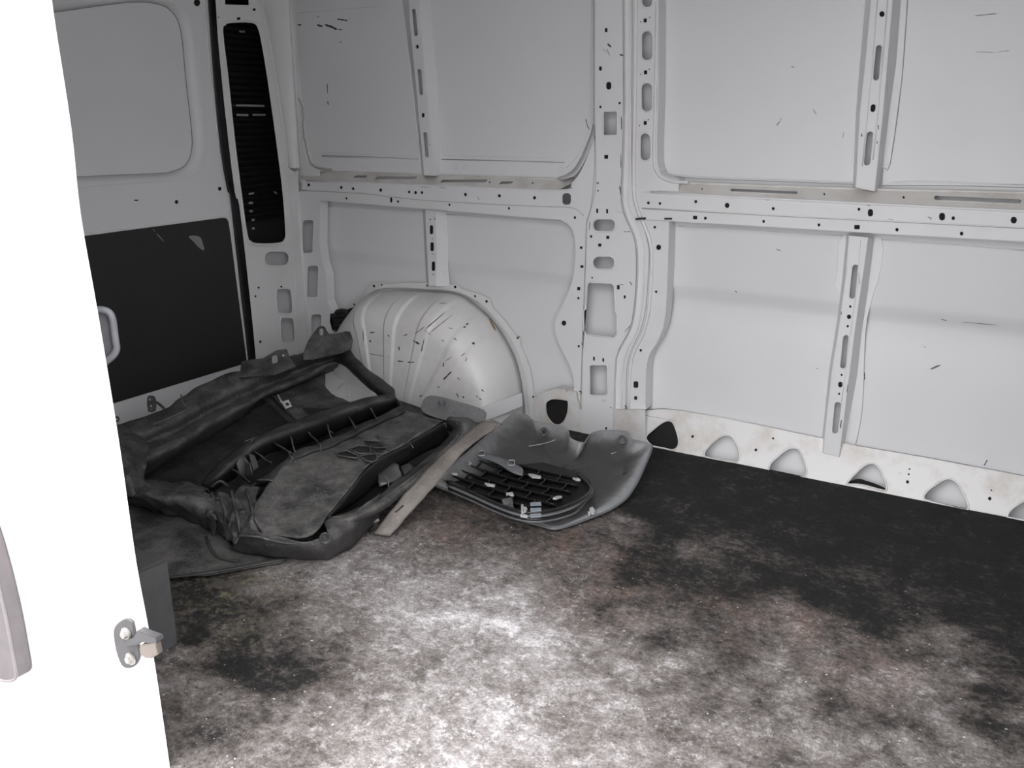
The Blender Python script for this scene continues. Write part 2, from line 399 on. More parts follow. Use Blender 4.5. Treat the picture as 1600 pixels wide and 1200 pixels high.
# --- soft lip round the rear upper panels
lp = WALL(0.012)
lipo = smooth_path([(940,190),(928,214),(915,248),(900,272),(880,280)], n=3)
bk = smooth_path([(926,195),(920,216),(905,250),(892,268),(870,278)], n=3)
l3 = loft([[WALL(0.06).hit(*p) for p in lipo], [WALL(0.03).hit((p[0]+q[0])/2, (p[1]+q[1])/2+1) for p, q in zip(lipo, bk)], [WALL(0.002).hit(*p) for p in bk]], thick=0.001)
colr = paint('white_column_paint', (0.70, 0.70, 0.70), dirt=0.2)
ul = [(405,-292),(440,-292),(452,-30),(454,50),(459,110),(467,180),(475,235),(482,258),(500,268),(500,280),(466,283),(455,283),(452,262),(443,175),(430,90),(425,50),(412,0)]
ulh = [dot(430,47,1.4), dot(432,61,1.4), dot(452,187,1.3), dot(453,201,1.3)]
cc = plate(WALL(0.03), ul, ulh)
add('corner_column', [cc, skirt(WALL(0.03), ul[1:9], 0.028)], colr)
add('panel_lip', [l3], WHITE2)
# sealant run
sl = smooth_path([(449,-10),(451,20),(449,40),(455,60),(456,80),(460,95),(463,120),(466,150),(471,160),(474,178),(474,195),(476,210),(480,235),(487,255),(497,262),(520,265)], n=5)
slp = [WALL(0.030).hit(x - 1 + random.uniform(-1.3, 1.3), y) for x, y in sl]
add('sealant_bead', [tube(slp, 0.0035, 6, flat=0.7, up=Vector((0, -1, 0)))], SEALANT)
# reinforcing strips at the foot of the rear upper panels
for nm, o_ in (('a', [(503,238),(655,243),(658,273),(503,267)]), ('b', [(690,243),(882,247),(883,279),(690,273)])):
    pp = WALL(0.003)
    p2 = [plate(pp, o_, [], 0.0025, 0.001)]
    y1 = [(o_[0][0], o_[0][1]+6), (o_[1][0], o_[1][1]+7)]
    p2.append(bead(pp, y1, 0.002, 0.6, n=1))
    for q in ([(566,260),(640,257)] if nm == 'a' else [(712,260),(727,262),(788,266),(876,265)]):
        p2.append(rim(pp, dot(*q, 3), 0.0014))
    add('panel_stiffener', p2, SKIN)

# --- ribs (hat section)
def hat(name, fl, fr, br_, bl, o, holes, extra=(), cap=True):
    """fl, fr front left/right edges top to bottom; bl, br_ back edges at the skin"""
    if fl[0][1] < 0:      # carry the rib on up to the roof
        def up(l):
            (x0, y0), (x1, y1) = l[0], l[1]
            return [(x0 + (x1 - x0) / (y1 - y0) * (-292 - y0), -292)] + list(l)
        fl, fr, br_, bl = up(fl), up(fr), up(br_), up(bl)
    n = len(fl); A = WALL(o); B = WALL(0.0015)
    face = plate(A, list(fl) + list(reversed(fr)), holes)
    sr = loft([[A.hit(*p) for p in fr], [B.hit(*p) for p in br_]], thick=0.001, smooth=False)
    sl_ = loft([[A.hit(*p) for p in fl], [B.hit(*p) for p in bl]], thick=0.001, smooth=False)
    parts = [face, sr, sl_]
    for q in holes:
        if len(q) >= 20 and max(p[1] for p in q) - min(p[1] for p in q) > 20: parts.append(rim(A, q, 0.0012))
    return add(name, parts + list(extra), WHITE2)
hat('upper_rib', [(638,-20),(641,35),(650,128),(659,226),(663,274)], [(654,-20),(657,35),(665,128),(674,226),(678,275)],
    [(668,-20),(675,35),(683,128),(688,226),(688,273)], [(626,-20),(633,30),(645,128),(656,226),(660,272)], 0.045,
    [slot(648.5,35,6.5,43,lean=.09), slot(652,73,4,6), slot(657,128,6.5,41,lean=.09), slot(661,180,4.5,7), slot(666,226,6.5,40,lean=.09), dot(671,226,1)])
hat('lower_rib', [(665,327),(667,380),(669,415),(671,446)], [(680,328),(682,380),(682,415),(681,447)], [(697,330),(700,380),(700,415),(703,447)], [(661,327),(663,380),(665,415),(667,446)], 0.04,
    [slot(674,359,5.5,14), slot(675,385.5,5.5,14), slot(677,416,5.5,15), dot(672,343,1.2), dot(675,373.5,1), dot(676,397,1), dot(677,429,1), dot(682-3,342,1)])
lf = lambda x0, x1, y0, y1, y: x0 + (x1 - x0) * (y - y0) / (y1 - y0)
hat('upper_rib', [(1363,-20),(1352,100),(1344,175),(1337,293)], [(1396,-20),(1386,100),(1379,180),(1366,299)], [(1409,-20),(1400,100),(1388,185),(1375,293)],
    [(1354,-20),(1344,100),(1338,175),(1333,290)], 0.05,
    [dot(1378,22,4), slot(1371,98,10,56,lean=-.1), slot(1364,169,7.5,12,lean=-.1), slot(1357,232,11,54,lean=-.1)],
    extra=[bead(WALL(0.05), [(1372,-10),(1363,100),(1356,175),(1347,260)], 0.0015, n=1), bead(WALL(0.05), [(1388,-10),(1379,100),(1372,175),(1364,250)], 0.0015, n=1),
           plate(WALL(0.003), [(1350,-20),(1342,100),(1331,255),(1333,262),(1336,266),(1391,256),(1409,125),(1419,-20)], [], 0.0025, 0.001)])
hat('lower_rib', [(1327,368),(1322,430),(1313,500),(1300,580),(1286,707)], [(1356,371),(1347,435),(1336,510),(1326,590),(1311,714)], [(1366,372),(1355,460),(1346,520),(1339,587),(1316,711)],
    [(1323,368),(1317,430),(1309,500),(1296,580),(1283,705)], 0.05,
    [slot(1334,440,10,54,lean=-.1), dot(1328.5,479,1.8), dot(1326.5,495,3.2), dot(1324.5,510,1.8), slot(1319.5,549.5,9.5,53,lean=-.1), dot(1315,586,1.6), slot(1313,601,6.5,9), dot(1311,615.5,1.6), slot(1307,652.5,10.5,50,lean=-.1)],
    extra=[bead(WALL(0.05), [(1345,375),(1340,440),(1331,505),(1320,590),(1312,650)], 0.0014, n=1)] +
          [plate(WALL(0.003), smooth_path([(1316,368),(1308,420),(1304,445),(1308,452),(1312,470),(1300,600),(1292,700),(1330,705),(1347,640),(1352,520),(1362,470),(1368,450),(1374,430),(1377,372)], closed=True, n=3), [], 0.0025, 0.001)])

# --- centre pillar: base pressing with two raised faces
pb = WALL(0.058)
base_o = [(928,-292),(1028,-292)] + smooth_path([(1029,60),(1028,160),(1026,230),(1028,262),(1038,276),(1060,281)], n=3) + [(1060,300),(1045,345),(1043,420),(1040,485)] + \
         smooth_path([(1036,512),(1026,535),(1014,555),(1009,580),(1008,640)], n=3) + [(1008,690),(905,690),(905,640),(909,560),(914,420),(918,345),(930,290)]
big = smooth_path([(917.5,445),(921,441),(956,443),(960,448),(961,487),(964,490),(964,522),(959,528),(917,523),(912,517),(912,485),(916,483)], closed=True, n=1)
oval = [slot(1011,-6,17,36), slot(1011,71.5,17.5,47), slot(1010.5,152,17.5,46), slot(1008.5,229.5,16.5,44)]
holesR = oval + [slot(1008,32,5,6,1), slot(1008.5,113,5,6,1), slot(1008,192,5,6,1)] + [dot(*q, 1) for q in [(1001,34),(1015,27),(1001,116),(1014.5,108),(999,196),(1013,187)]] + \
         [dot(1012,317,2), dot(1031,318,2)] + [dot(1023,355,1.9), dot(1029,386.5,3.8), dot(1025,456,1.9), dot(1001,547.5,1.9), slot(993.5,601,7.5,10,2), slot(993,622,4.5,5.5,1), slot(995,644.5,3.5,2.5,1)]
rectL = [slot(953.5,193,22,38,3), slot(944,352,35,20,9), slot(943.3,410.5,34,20.5,9), big, slot(935,594,28,48,4)]
smallL = [slot(947,47,4.2,7), slot(938,107,4.5,7), slot(951,134,8,12), dot(938,167,1.8), dot(968,161,1.8), slot(947,245,6,6,1), dot(934,286,1.2), dot(934,298,1.2), slot(933,329.5,3,7,1), slot(948.5,330,3,7,1),
          dot(923.5,369.5,1.9), slot(949.5,371,5,5,1), slot(937,383,5,5,1), slot(966,449,4,7,1), slot(976,464,3,5,1), slot(928,560.5,2.6,6,1), slot(942.5,562.5,2.6,6,1), slot(943,626,5.5,4,1), slot(947,670,3,5.5), dot(954,637,1), slot(976,637,2.5,4,1),dot(925,434,1.3)]
p1 = WALL(0.072)
P1o = [(929,-292),(972,-292)] + smooth_path([(975,150),(973,250),(971,305),(976,335),(988,362),(994,385),(995,432),(991,485),(984,515),(967,547),(962,560)], n=3) + \
      [(960,600),(958,688),(908,688),(908,650),(910,560),(915,420),(917,350)] + smooth_path([(924,325),(930,300),(931,260),(929,180)], n=2)
# the base pressing is cut away behind the raised face windows
bigger = [[(c[0], c[1]) for c in q] for q in rectL]
def grow(q, k):
    cx = sum(p[0] for p in q) / len(q); cy = sum(p[1] for p in q) / len(q)
    return [(cx + (p[0] - cx) * k, cy + (p[1] - cy) * k) for p in q]
pil = [plate(pb, base_o, holesR + [grow(q, 1.12) for q in rectL] + [grow(q, 1.3) for q in smallL]), plate(p1, P1o, rectL + smallL),
       skirt(p1, P1o, 0.014, closed=True), skirt(pb, base_o[1:-7], 0.055)]
pil += [rim(p1, q, 0.0026, 0.55) for q in rectL] + [rim(pb, q, 0.0024, 0.6) for q in oval]
P3l = smooth_path([(993,-292),(993,-30),(992,150),(990,290),(997,330),(1010,360),(1017,385),(1018,410),(1014,480),(1005,520),(990,550),(984,580),(982,640)], n=3)
pil += [bead(pb, P3l, 0.0065, 0.75, n=1), bead(pb, [(x - 1.5 - (6 if y < 300 else 9), y) for x, y in P3l], 0.0025, 0.6, n=1)]
pil += [bead(pb, smooth_path([(1024,-292),(1027,-30),(1024,160),(1022,235),(1026,268),(1045,282),(1075,285)], n=4), 0.0055, 0.7, n=1)]
add('centre_pillar', pil, WHITE2)
for q in ([(993,341),(1009,339.5),(1009,342.5),(993,344)], [(1038,340.5),(1050,340.5),(1050,343),(1038,343)]):
    link('seam_gap', plate(WALL(0.0735), q, [], 0.001, 0.0002), BLACK, wall)

# --- belt rail, front half
Rout = [(1003,300)] + smooth_path([(1060,302),(1200,310),(1600,330),(1800,341)], n=3) + [(1800,391),(1600,377),(1400,366),(1200,354),(1043,345),(1003,343)]
hr = [dot(*q) for q in [(1087,315,2.2),(1136,321,3.6),(1208,326,2.2),(1102,341,2.1),(1193,346,2.1),(1342,327,2.2),(1489.5,341,2.6),(1584,344,4.8),(1279.5,351.5,2.2),(1401.5,359,2.5),(1502.5,365,2.7)]]
hr += [slot(1086,340,6.5,5.5,1), slot(1360,332.5,8,11.5), slot(1472,338.5,9,12), slot(1339,355,8.5,6.5,1), dot(1013,317,2), dot(1031,318,2)]
pr = WALL(0.066)
add('belt_rail', [plate(pr, Rout, hr), skirt(pr, [(1043,345),(1200,354),(1400,366),(1600,377),(1800,391)], 0.064),
     bead(pr, [(1003,325),(1200,336),(1400,346),(1600,356),(1800,367)], 0.002, 0.5, n=1), bead(pr, [(1016,300.5),(1200,310.5),(1600,330.5),(1800,341)], 0.004, 0.7, -0.001, n=2)], WHITE2)
sh2 = inclined((1030,301), 0.066, (1600,330), 0.066, (1600,301), 0.014)
hh = [slot(1194,299,106,5.5,2.6), slot(1528,312,138,8,4)]
# keep the slot parallel to the rail
hh = [[(x, y + (x - 1194) * 0.045) for x, y in hh[0]], [(x, y + (x - 1528) * 0.045) for x, y in hh[1]]]
add('rail_shelf', [plate(sh2, [(1030,301),(1060,302),(1200,310),(1600,330),(1800,341),(1800,311),(1600,301),(1395,297),(1200,291),(1060,285),(1036,279)], hh + [dot(1288,303,1.6), dot(1412,308,1.8), dot(1097,295,1.2)]),
     bead(sh2, [(1040,282),(1060,285),(1200,290.5),(1395,296.5),(1600,301),(1800,311)], 0.0045, 0.8, n=2)] + [rim(sh2, q, 0.0018) for q in hh], bpy.data.materials['soiled_shelf_paint'])
# skin beads: lip lines round panels
bd = []
s0 = WALL(0.001)
for pts in ([(1037,-20),(1034,120),(1032,240),(1040,264),(1060,274),(1200,280),(1333,285)], [(1379,291),(1420,283),(1600,289)],
            [(1060,353),(1150,357),(1316,368)], [(1377,374),(1480,381),(1600,391)], [(500,322),(600,327),(665,331)], [(697,335),(860,345),(885,352),(896,372)],
            [(676,60),(683,130),(687,160),(691,243)], [(468,20),(560,12),(612,14),(630,60),(640,110),(655,240)], [(925,-10),(922,120),(920,200),(905,240),(885,262)]):
    bd.append(bead(s0, pts, 0.0022, 0.6))
bd.append(bead(s0, [(1008,640),(1030,638),(1060,640),(1200,666),(1290,685)], 0.002, 0.6)); bd.append(bead(s0, [(1330,694),(1440,712),(1600,742),(1750,770)], 0.002, 0.6))
add('skin_bead', bd, SKIN)

# --- sill pressing with triangular openings
sp3 = inclined((1020,700), 0.074, (1600,812), 0.074, (1600,745), 0.030)
def tri(cx, cy, s=1.0, k=0.19):
    pts = [(-30,15),(-22,2),(-6,-16),(4,-21),(14,-17),(24,6),(27,19),(22,23),(0,20),(-26,18)]
    return smooth_path([(cx + x * s, cy + y * s + k * x * 0) for x, y in pts], closed=True, n=3)
tr = [smooth_path([(1009,683),(1022,670),(1035,660),(1044,657),(1052,661),(1059,680),(1060,695),(1052,703),(1035,700),(1018,696)], closed=True, n=3),
      smooth_path([(1100,710),(1104,701),(1122,684),(1135,680),(1146,685),(1155,706),(1154,719),(1146,722),(1120,718),(1103,714)], closed=True, n=3),
      smooth_path([(1201,732),(1206,722),(1228,703),(1240,700),(1250,705),(1260,732),(1259,743),(1252,746),(1222,742),(1204,738)], closed=True, n=3),
      smooth_path([(1323,756),(1332,744),(1350,728),(1362,724),(1373,730),(1383,752),(1385,765),(1378,766),(1348,758),(1328,757)], closed=True, n=3),
      smooth_path([(1443,776),(1450,766),(1470,752),(1482,748),(1495,754),(1508,776),(1513,794),(1504,796),(1474,789),(1448,782)], closed=True, n=3),
      smooth_path([(1574,806),(1580,796),(1596,785),(1610,780),(1624,788),(1636,806),(1640,818),(1630,820),(1600,814),(1580,811)], closed=True, n=3)]
sd = [dot(1082,682,2), dot(1181,703,2), dot(1208,685,1.5), dot(1418,753,2.4), dot(1546.5,779,2.6), dot(1420,741,1.3), dot(1421,733,1.2), dot(1549,766,1.2)]
so = [(1006,642),(1030,639),(1060,641),(1130,653),(1200,667),(1290,686),(1330,695),(1440,714),(1600,744),(1800,785),(1800,851),(1600,812),(1400,776),(1200,741),(1100,719),(1020,700),(1006,697)]
parts = [plate(sp3, so, tr + sd)] + [rim(sp3, q, 0.003, 0.6) for q in tr]
for c in ():     # shallow pressed dishes between openings
    q = [(c[0] + c[2] * math.cos(a) + 0.0, c[1] + c[3] * math.sin(a) + 0.19 * c[2] * math.cos(a)) for a in [math.pi * k / 8 for k in range(8, 17)]]
    parts.append(bead(sp3, q, 0.003, 0.3, n=2))
add('sill_panel', parts, DIRTY)
# rear part of the sill between arch and pillar
sb = WALL(0.070)
so2 = [(836,622),(850,612),(872,606),(900,612),(907,640),(1008,640),(1009,699),(925,691),(885,689),(862,690),(836,680)]
hh2 = [smooth_path([(853,630),(858,625),(866,623),(884,625),(888,629),(887,645),(881,659),(873,664),(864,662),(856,652),(853,642)], closed=True, n=3), slot(885,611,2,2), dot(905,614,2), slot(943,626,5,4,1), dot(947,669,2.2)]
link('sill_end_panel', join(plate(sb, so2, hh2), rim(sb, hh2[0], 0.0026), skirt(sb, so2[:6], 0.03)), DIRTY, wall)
# black trim glimpsed behind the rear openings
link('trim_and_hole_shade', box((W(846, 640, .03).x, YS - 0.035, -0.05), (W(1063, 680, .03).x, YS - 0.012, W(1040, 652, .03).z), 0.004), BLACK, wall)
# torn mat edge standing up in one opening
mt = [W(x, y, 0.050) for x, y in smooth_path([(1321,757),(1330,752),(1342,749),(1352,752),(1362,755),(1375,760),(1388,768),(1388,776),(1350,770),(1322,764)], closed=True, n=2)]
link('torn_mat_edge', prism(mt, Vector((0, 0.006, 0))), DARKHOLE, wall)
# tie-down plugs on the rail
for (cx, cy) in ((885,311),(465,291)):
    q = WALL(0.062)
    pp = [plate(q, slot(cx, cy, 13, 18, 5), [], 0.006, 0.002), rim(q, slot(cx, cy + 1, 6, 9), 0.0018, 0.8, 0.001)]
    add('tie_down_plug', pp, GREYP if cx > 800 else STEEL)

# grimy joints between the pressings
jl = []
for o_, pts in ((0.0725, [(973,-20),(974,150),(972,250),(970,305),(975,335),(987,362),(993,385),(994,432),(990,485),(983,515),(966,547)]), (0.0605, [(928,-20),(928,180),(929,262),(923,325),(916,350),(914,420),(909,560),(907,640)]),
                (0.0605, [(470,298),(560,302),(632,310),(680,314),(780,320),(855,323),(895,325),(912,337)]), (0.0665, [(1003,326),(1200,337),(1400,347),(1600,357)]),
                (0.0065, [(503,243),(580,245),(655,249)]), (0.0065, [(690,249),(790,251),(882,254)]), (0.003, [(1034,120),(1033,240),(1041,266),(1062,277),(1200,283),(1333,288)]), (0.003, [(1380,290),(1480,290),(1600,293)]),
                (0.0605, [(988,-20),(987,200),(988,292),(995,330),(1007,358),(1013,385),(1014,410),(1009,480),(1000,518),(985,550),(979,580),(978,640)]), (0.003, [(1378,292),(1380,262),(1391,256),(1409,125),(1418,0)])):
    jl.append(bead(WALL(o_), pts, 0.0009, 0.8, n=3))
add('joint_line', jl, JOINT)
# scuffs on the paint
mk = []
def mark(x0, y0, x1, y1, wd, o, seg=6):
    pts = []
    n = seg
    up = [(x0 + (x1 - x0) * i / n, y0 + (y1 - y0) * i / n) for i in range(n + 1)]
    dx, dy = x1 - x0, y1 - y0; L = math.hypot(dx, dy) + 1e-6; nx_, ny_ = -dy / L, dx / L
    a = [(p[0] + nx_ * wd * random.uniform(.25, .6), p[1] + ny_ * wd * random.uniform(.25, .6)) for p in up]
    b_ = [(p[0] - nx_ * wd * random.uniform(.25, .6), p[1] - ny_ * wd * random.uniform(.25, .6)) for p in up]
    a[0] = b_[0] = up[0]; a[-1] = b_[-1] = up[-1]
    pp = WALL(o)
    return loft([[pp.hit(*p) for p in a], [pp.hit(*p) for p in b_]], thick=0.0003, smooth=False)
for r in [(526,30,544,32,4),(495,39,505,41,6),(507,38,528,46,7),(528,46,535,46,3),(465,39,471,39,4),(496,26,499,26,2),(530,66,535,66,2),(511,130,512,147,2),(512,158,513,164,3),(1213,197,1218,190,2.5),(1218,191,1221,184,1.5),
          (1236,104,1241,105,2),(1316,217,1319,205,1.5),(1270,170,1276,180,1.5),(1523,81,1555,82,1.2),(1555,82,1578,79,1.2),(1521,25,1560,21,2),(1212,389,1220,392,2),(1470,499,1480,501,2),(1500,503,1560,508,1.6),(1148,454,1152,457,2),(1340,589,1348,583,1.2),(1453,577,1470,570,3),(1350,580,1351,594,3),(1341,655,1348,620,1.5),(1509,725,1515,733,2),(1537,728,1543,718,3),(1275,575,1279,577,1.5),(1443,541,1447,543,1.5)]:
    mk.append(mark(*r[:4], r[4] * .6, 0.0015))
for r in [(915,185,918,199,2.2),(917,195,921,203,2),(971,180,971,204,2.5),(970,240,970,264,1.8),(968,290,970,305,2.5),(949,68,955,74,5),(968,85,975,87,5),(948,75,953,88,1.2),(941,76,952,84,1),(922,345,921,360,1.5),(962,330,979,334,0.6),(986,362,974,362,1.6),(988,505,975,520,1.8),(988,446,984,440,2.4),(968,444,975,445,1.2),(909,535,910,540,2)]:
    mk.append(mark(*r[:4], r[4] * .6, 0.0723))
for r in [(1346,208,1347,214,2.5),(1372,195,1373,203,2.5),(1371,220,1370,225,2.5),(1315,655,1313,670,3),(1325,600,1323,614,2),(1314,486,1315,492,2),(1342,425,1343,445,1)]:
    mk.append(mark(*r[:4], r[4] * .6, 0.0503))
for r in [(1197,313,1206,311,1.5),(1453,341,1455,344,2),(1449,339,1457,341,2),(1210,311,1214,310,2),(1355,320,1360,322,1.5),(1380,321,1384,320,1.5),(1388,342,1396,343,1.2)]:
    mk.append(mark(*r[:4], r[4] * .6, 0.0663))
for r in [(455,287,474,290,1.2),(655,292,672,293,1),(686,293,697,294.5,1),(746,307,749,313,1)]:
    mk.append(mark(*r[:4], r[4] * .6, 0.0603))
add('scuff_marks', mk, SCUFF)

# ================================================================ WHEEL ARCH
arch = empty('wheel_arch', (-1.95, 2.5, 0))
tag(arch, 'white ribbed steel wheel arch bulging from the far wall, scratched and scuffed', 'wheel arch')
wallp = [(542,580),(546,515),(566,480),(588,459),(612,454),(631,453),(650,454),(672,455),(692,456),(708,458),(730,466),(757,487),(782,516),(806,562),(818,620),(822,668)]
rimp = [(541,600),(545,560),(549,538),(556,520),(570,508),(586,512),(600,516),(617,520),(634,520),(650,524),(668,532),(694,556),(716,590),(736,612),(750,636),(758,656)]
OF = 0.21
NA = 14
wp = smooth_path(wallp, n=20); rp = smooth_path(rimp, n=20); m_ = len(wp)
wa = [W(*p, 0.012) for p in wp]; ra = [W(*p, OF) for p in rp]
# make the base points reach the floor
botL, botR = ra[0].copy(), ra[-1].copy()
def botx(tt):
    ks = [(0, 562), (.2, 586), (.4, 606), (.6, 632), (.73, 648), (1, 760)]
    for (a1, b1), (a2, b2) in zip(ks, ks[1:]):
        if tt <= a2 + 1e-6: return W(b1 + (b2 - b1) * (tt - a1) / (a2 - a1), 640, OF).x
ribs = [(0.205, 0.262), (0.40, 0.462), (0.60, 0.660), (0.735, 0.79)]
def ribh(tt):
    hgt = 0
    for a_, b_ in ribs:
        if a_ - 0.007 < tt < b_ + 0.007:
            k = min((tt - a_ + 0.007) / 0.014, (b_ + 0.007 - tt) / 0.014, 1.0); hgt = max(hgt, k)
    return hgt
rows = []
for s in range(NA + 15):
    row = []
    for i in range(m_):
        tt = i / (m_ - 1); A, B = wa[i], ra[i]
        if s <= NA:
            u = s / NA
            # quarter-ellipse-like crown from flange to front face
            ky = math.sin(u * math.pi / 2) ** 0.85; kz = 1 - math.cos(u * math.pi / 2) ** 1.0
            p = Vector((A.x + (B.x - A.x) * kz, A.y + (B.y - A.y) * ky, A.z + (B.z - A.z) * kz))
            fade = min(1.0, u * 3.0) if u < 0.5 else 1
            nrm = Vector((A.x - (wa[0].x + wa[-1].x) / 2, 0, A.z - 0.05)).normalized() * math.cos(u * math.pi / 2) + Vector((0, -1, 0)) * math.sin(u * math.pi / 2)
        else:
            u = (s - NA) / 14
            
            G = Vector((botx(tt), YS - OF - 0.02, 0.0))
            p = B.lerp(G, u); nrm = Vector((0, -1, 0)); fade = 1 if u < 0.75 else max(0, (1 - u) * 4)
        p = p + nrm * 0.007 * ribh(tt) * fade
        row.append(p)
    rows.append(row)
shell = loft(rows, thick=0.0015)
link('arch_shell', shell, paint('scuffed_arch_paint', (0.72, 0.71, 0.70), dirt=0.35, lo=0.48, hi=0.75, sc=6), arch)
# flange with spot-weld tabs round the opening
fo = smooth_path([(520,560),(533,495),(540,484),(547,468),(560,470),(575,448),(583,443),(598,440),(604,444),(636,441),(660,442),(667,441),(676,446),(700,447),(711,442),(722,452),(740,457),(753,461),(766,468),(769,480),(788,500),(806,524),(814,529),(813,540),(828,574),(834,614),(838,622),(840,668)], n=2)
inn = [(x, y) for x, y in reversed(smooth_path([(535,560),(545,500),(560,480),(582,456),(602,450),(636,450),(668,452),(708,455),(736,465),(758,481),(780,507),(800,532),(818,578),(825,622),(829,668)], n=3))]
fh = [dot(584,447,2), dot(596,445,1.5), dot(667,446,1.8), dot(711,448.5,2), dot(742,463,1.8), dot(760,471,2), dot(808.5,528,1.8), dot(553,476,1.6), dot(547,489,1.6), dot(833,620,1.6)]
link('flange', plate(WALL(0.014), fo + inn, fh, 0.0018, 0.0006), paint('arch_flange_paint', (0.70, 0.69, 0.68), dirt=0.2), arch)
def AW(px, py, lift=0.0):      # a point on the front face
    return W(px, py, OF + 0.022 + lift)
q = [W(750,637,0.235), W(815,614,0.10), W(816,634,0.10), W(752,660,0.235)]
link('base_strip', prism(q, (q[1]-q[0]).cross(q[3]-q[0]).normalized() * -0.003), WHITE2, arch)
sm = []
def amark(x0, y0, x1, y1, wd):
    n = 5; dx, dy = x1 - x0, y1 - y0; L = math.hypot(dx, dy) + 1e-6; nx_, ny_ = -dy / L, dx / L
    A_, B_ = [], []
    for i in range(n + 1):
        f = i / n; x, y = x0 + dx * f, y0 + dy * f; ww = 0 if i in (0, n) else .65 * wd * random.uniform(.3, .6)
        A_.append((x + nx_ * ww, y + ny_ * ww)); B_.append((x - nx_ * ww, y - ny_ * ww))
    return A_, B_
AM = [(577,520,586,519,3),(577,532,580,534,5),(567,512,568,535,1.5),(605,523,609,526,2.5),(623,541,624,548,3),(621,564,631,565,3),(636,566,648,566,3),(575,552,612,559,1),(570,605,615,608,1.2),(645,532,656,538,5),(663,528,658,551,2.5),(664,515,697,486,2.5),(668,523,709,490,1.5),(648,522,664,510,1.5),(630,525,637,522,2.5),
      (662,515,674,524,1),(724,512,728,510,4),(728,508,732,505,4),(737,536,742,537,5),(700,512,708,514,1.5),(708,527,714,532,2),(690,531,694,534,2),(692,573,694,566,3),(695,565,708,556,1.5),(692,594,706,580,4.5),(683,606,688,603,2),(714,590,720,594,2),(713,614,717,622,2.5),(723,619,725,622,4),(752,608,756,612,3),(748,622,753,625,2),(744,618,747,621,2),(727,565,730,558,2),(720,557,727,551,1.5),(655,620,660,617,3),(687,474,698,474,1.2)]
from mathutils.bvhtree import BVHTree
bv = BVHTree.FromPolygons([list(p) for r in rows for p in r], [(i * m_ + j, i * m_ + j + 1, (i + 1) * m_ + j + 1, (i + 1) * m_ + j) for i in range(len(rows) - 1) for j in range(m_ - 1)])
def onarch(px, py, lift=0.0012):
    d = ray(px, py).normalized(); h_ = bv.ray_cast(CAM, d)
    return (h_[0] - d * lift) if h_[0] else None
for r in AM:
    A_, B_ = amark(*r)
    a3 = [onarch(*p) for p in A_]; b3 = [onarch(*p) for p in B_]
    if all(a3) and all(b3): sm.append(loft([a3, b3], thick=0.0003, smooth=False))
for q_ in sm: link('scratch', q_, SCUFF, arch)
rr = [onarch(x, y, 0.002) for x, y in [(765,498),(768,505),(771,511),(774,516)]]
if all(rr): link('rust_run', tube(rr, 0.0035, 6, taper=[.4, 1, 1, .5]), RUST, arch)

# ================================================================ REAR END: corner pillar, vent opening, door
rear = struct(link('wall_left', None, None, None, (XR, 1.6, 0)))
rp_ = REAR(XR)
Dout = smooth_path([(305,-300),(332,-40),(337,0),(341,62),(352,175),(367,300),(374,320),(388,440),(400,560),(405,640)], n=3) + \
       [proj((XR, YS - .055, z)) for z in (-0.02, 0.3, 0.6, 0.84)] + [(453,264),(440,175),(420,50),(408,-20),(378,-300)]
win = smooth_path([(348,52),(352,40),(362,36),(394,36),(404,46),(410,72),(418,120),(430,205),(441,290),(446,355),(445,372),(436,379),(402,380),(392,376),(386,366),(378,310),(366,215),(356,120)], closed=True, n=3)
dh = [win, slot(432.5,404,38,23,10), smooth_path([(432,455),(436,451),(450,451),(455,457),(457,484),(452,490),(438,489),(433,482)], closed=True, n=2),
      smooth_path([(438,501),(442,496),(455,497),(459,502),(461,529),(456,534),(446,534),(440,528)], closed=True, n=2), [(351,-12),(388,-12),(389,8),(352,7)],
      slot(373,29,5.5,4,1), slot(397.5,15,5,4), slot(440,448,4,2.5,1), dot(404.5,449.5,1.6), dot(399.5,463,1.6), dot(407,534,2), dot(342,27,1)]
pd = [plate(rp_, Dout, dh)] + [rim(rp_, q, 0.003, 0.6) for q in dh[1:4]] + [rim(rp_, grow(win, 1.012), 0.004, 0.6), rim(rp_, [(x - 3 if x < 400 else x + 4, y + (-3 if y < 200 else 5)) for x, y in win], 0.0022, 0.6)]
link('corner_pillar', join(*pd), colr, rear)
# pressed crease down the pillar and the rounded corner seam
link('pillar_crease', join(bead(rp_, [(404,-30),(407,0),(420,50),(440,175),(452,262)], 0.005, 0.5), bead(rp_, [(398,-30),(402,0),(414,50),(435,175),(447,262),(456,330),(462,440),(468,560)], 0.003, 0.4)), colr, rear)
ga = [rp_.hit(*p) + Vector((.0004, -.002, 0)) for p in smooth_path([(378,-300),(408,-20),(420,50),(440,175),(453,264)], n=5)]
gb = [Vector((XR + .012, YS - .031, p.z)) for p in ga]
gut = [ga] + [[a.lerp(b_, k) + Vector((-.034, .006, 0)) * math.sin(math.pi * k) ** .6 for a, b_ in zip(ga, gb)] for k in (.06, .15, .3, .5, .7, .85, .94)] + [gb]
link('corner_gutter', loft(gut, thick=0.0), colr, rear)
link('corner_seam', join(tube([Vector((XR + .002, YS - .031, z)) for z in (0.86, 1.2, 1.94)], 0.007, 8, up=Vector((1, 1, 0)).normalized()), tube([Vector((XR + .002, YS - .061, z)) for z in (0.0, .4, 0.85)], 0.007, 8, up=Vector((1, 1, 0)).normalized())), colr, rear)
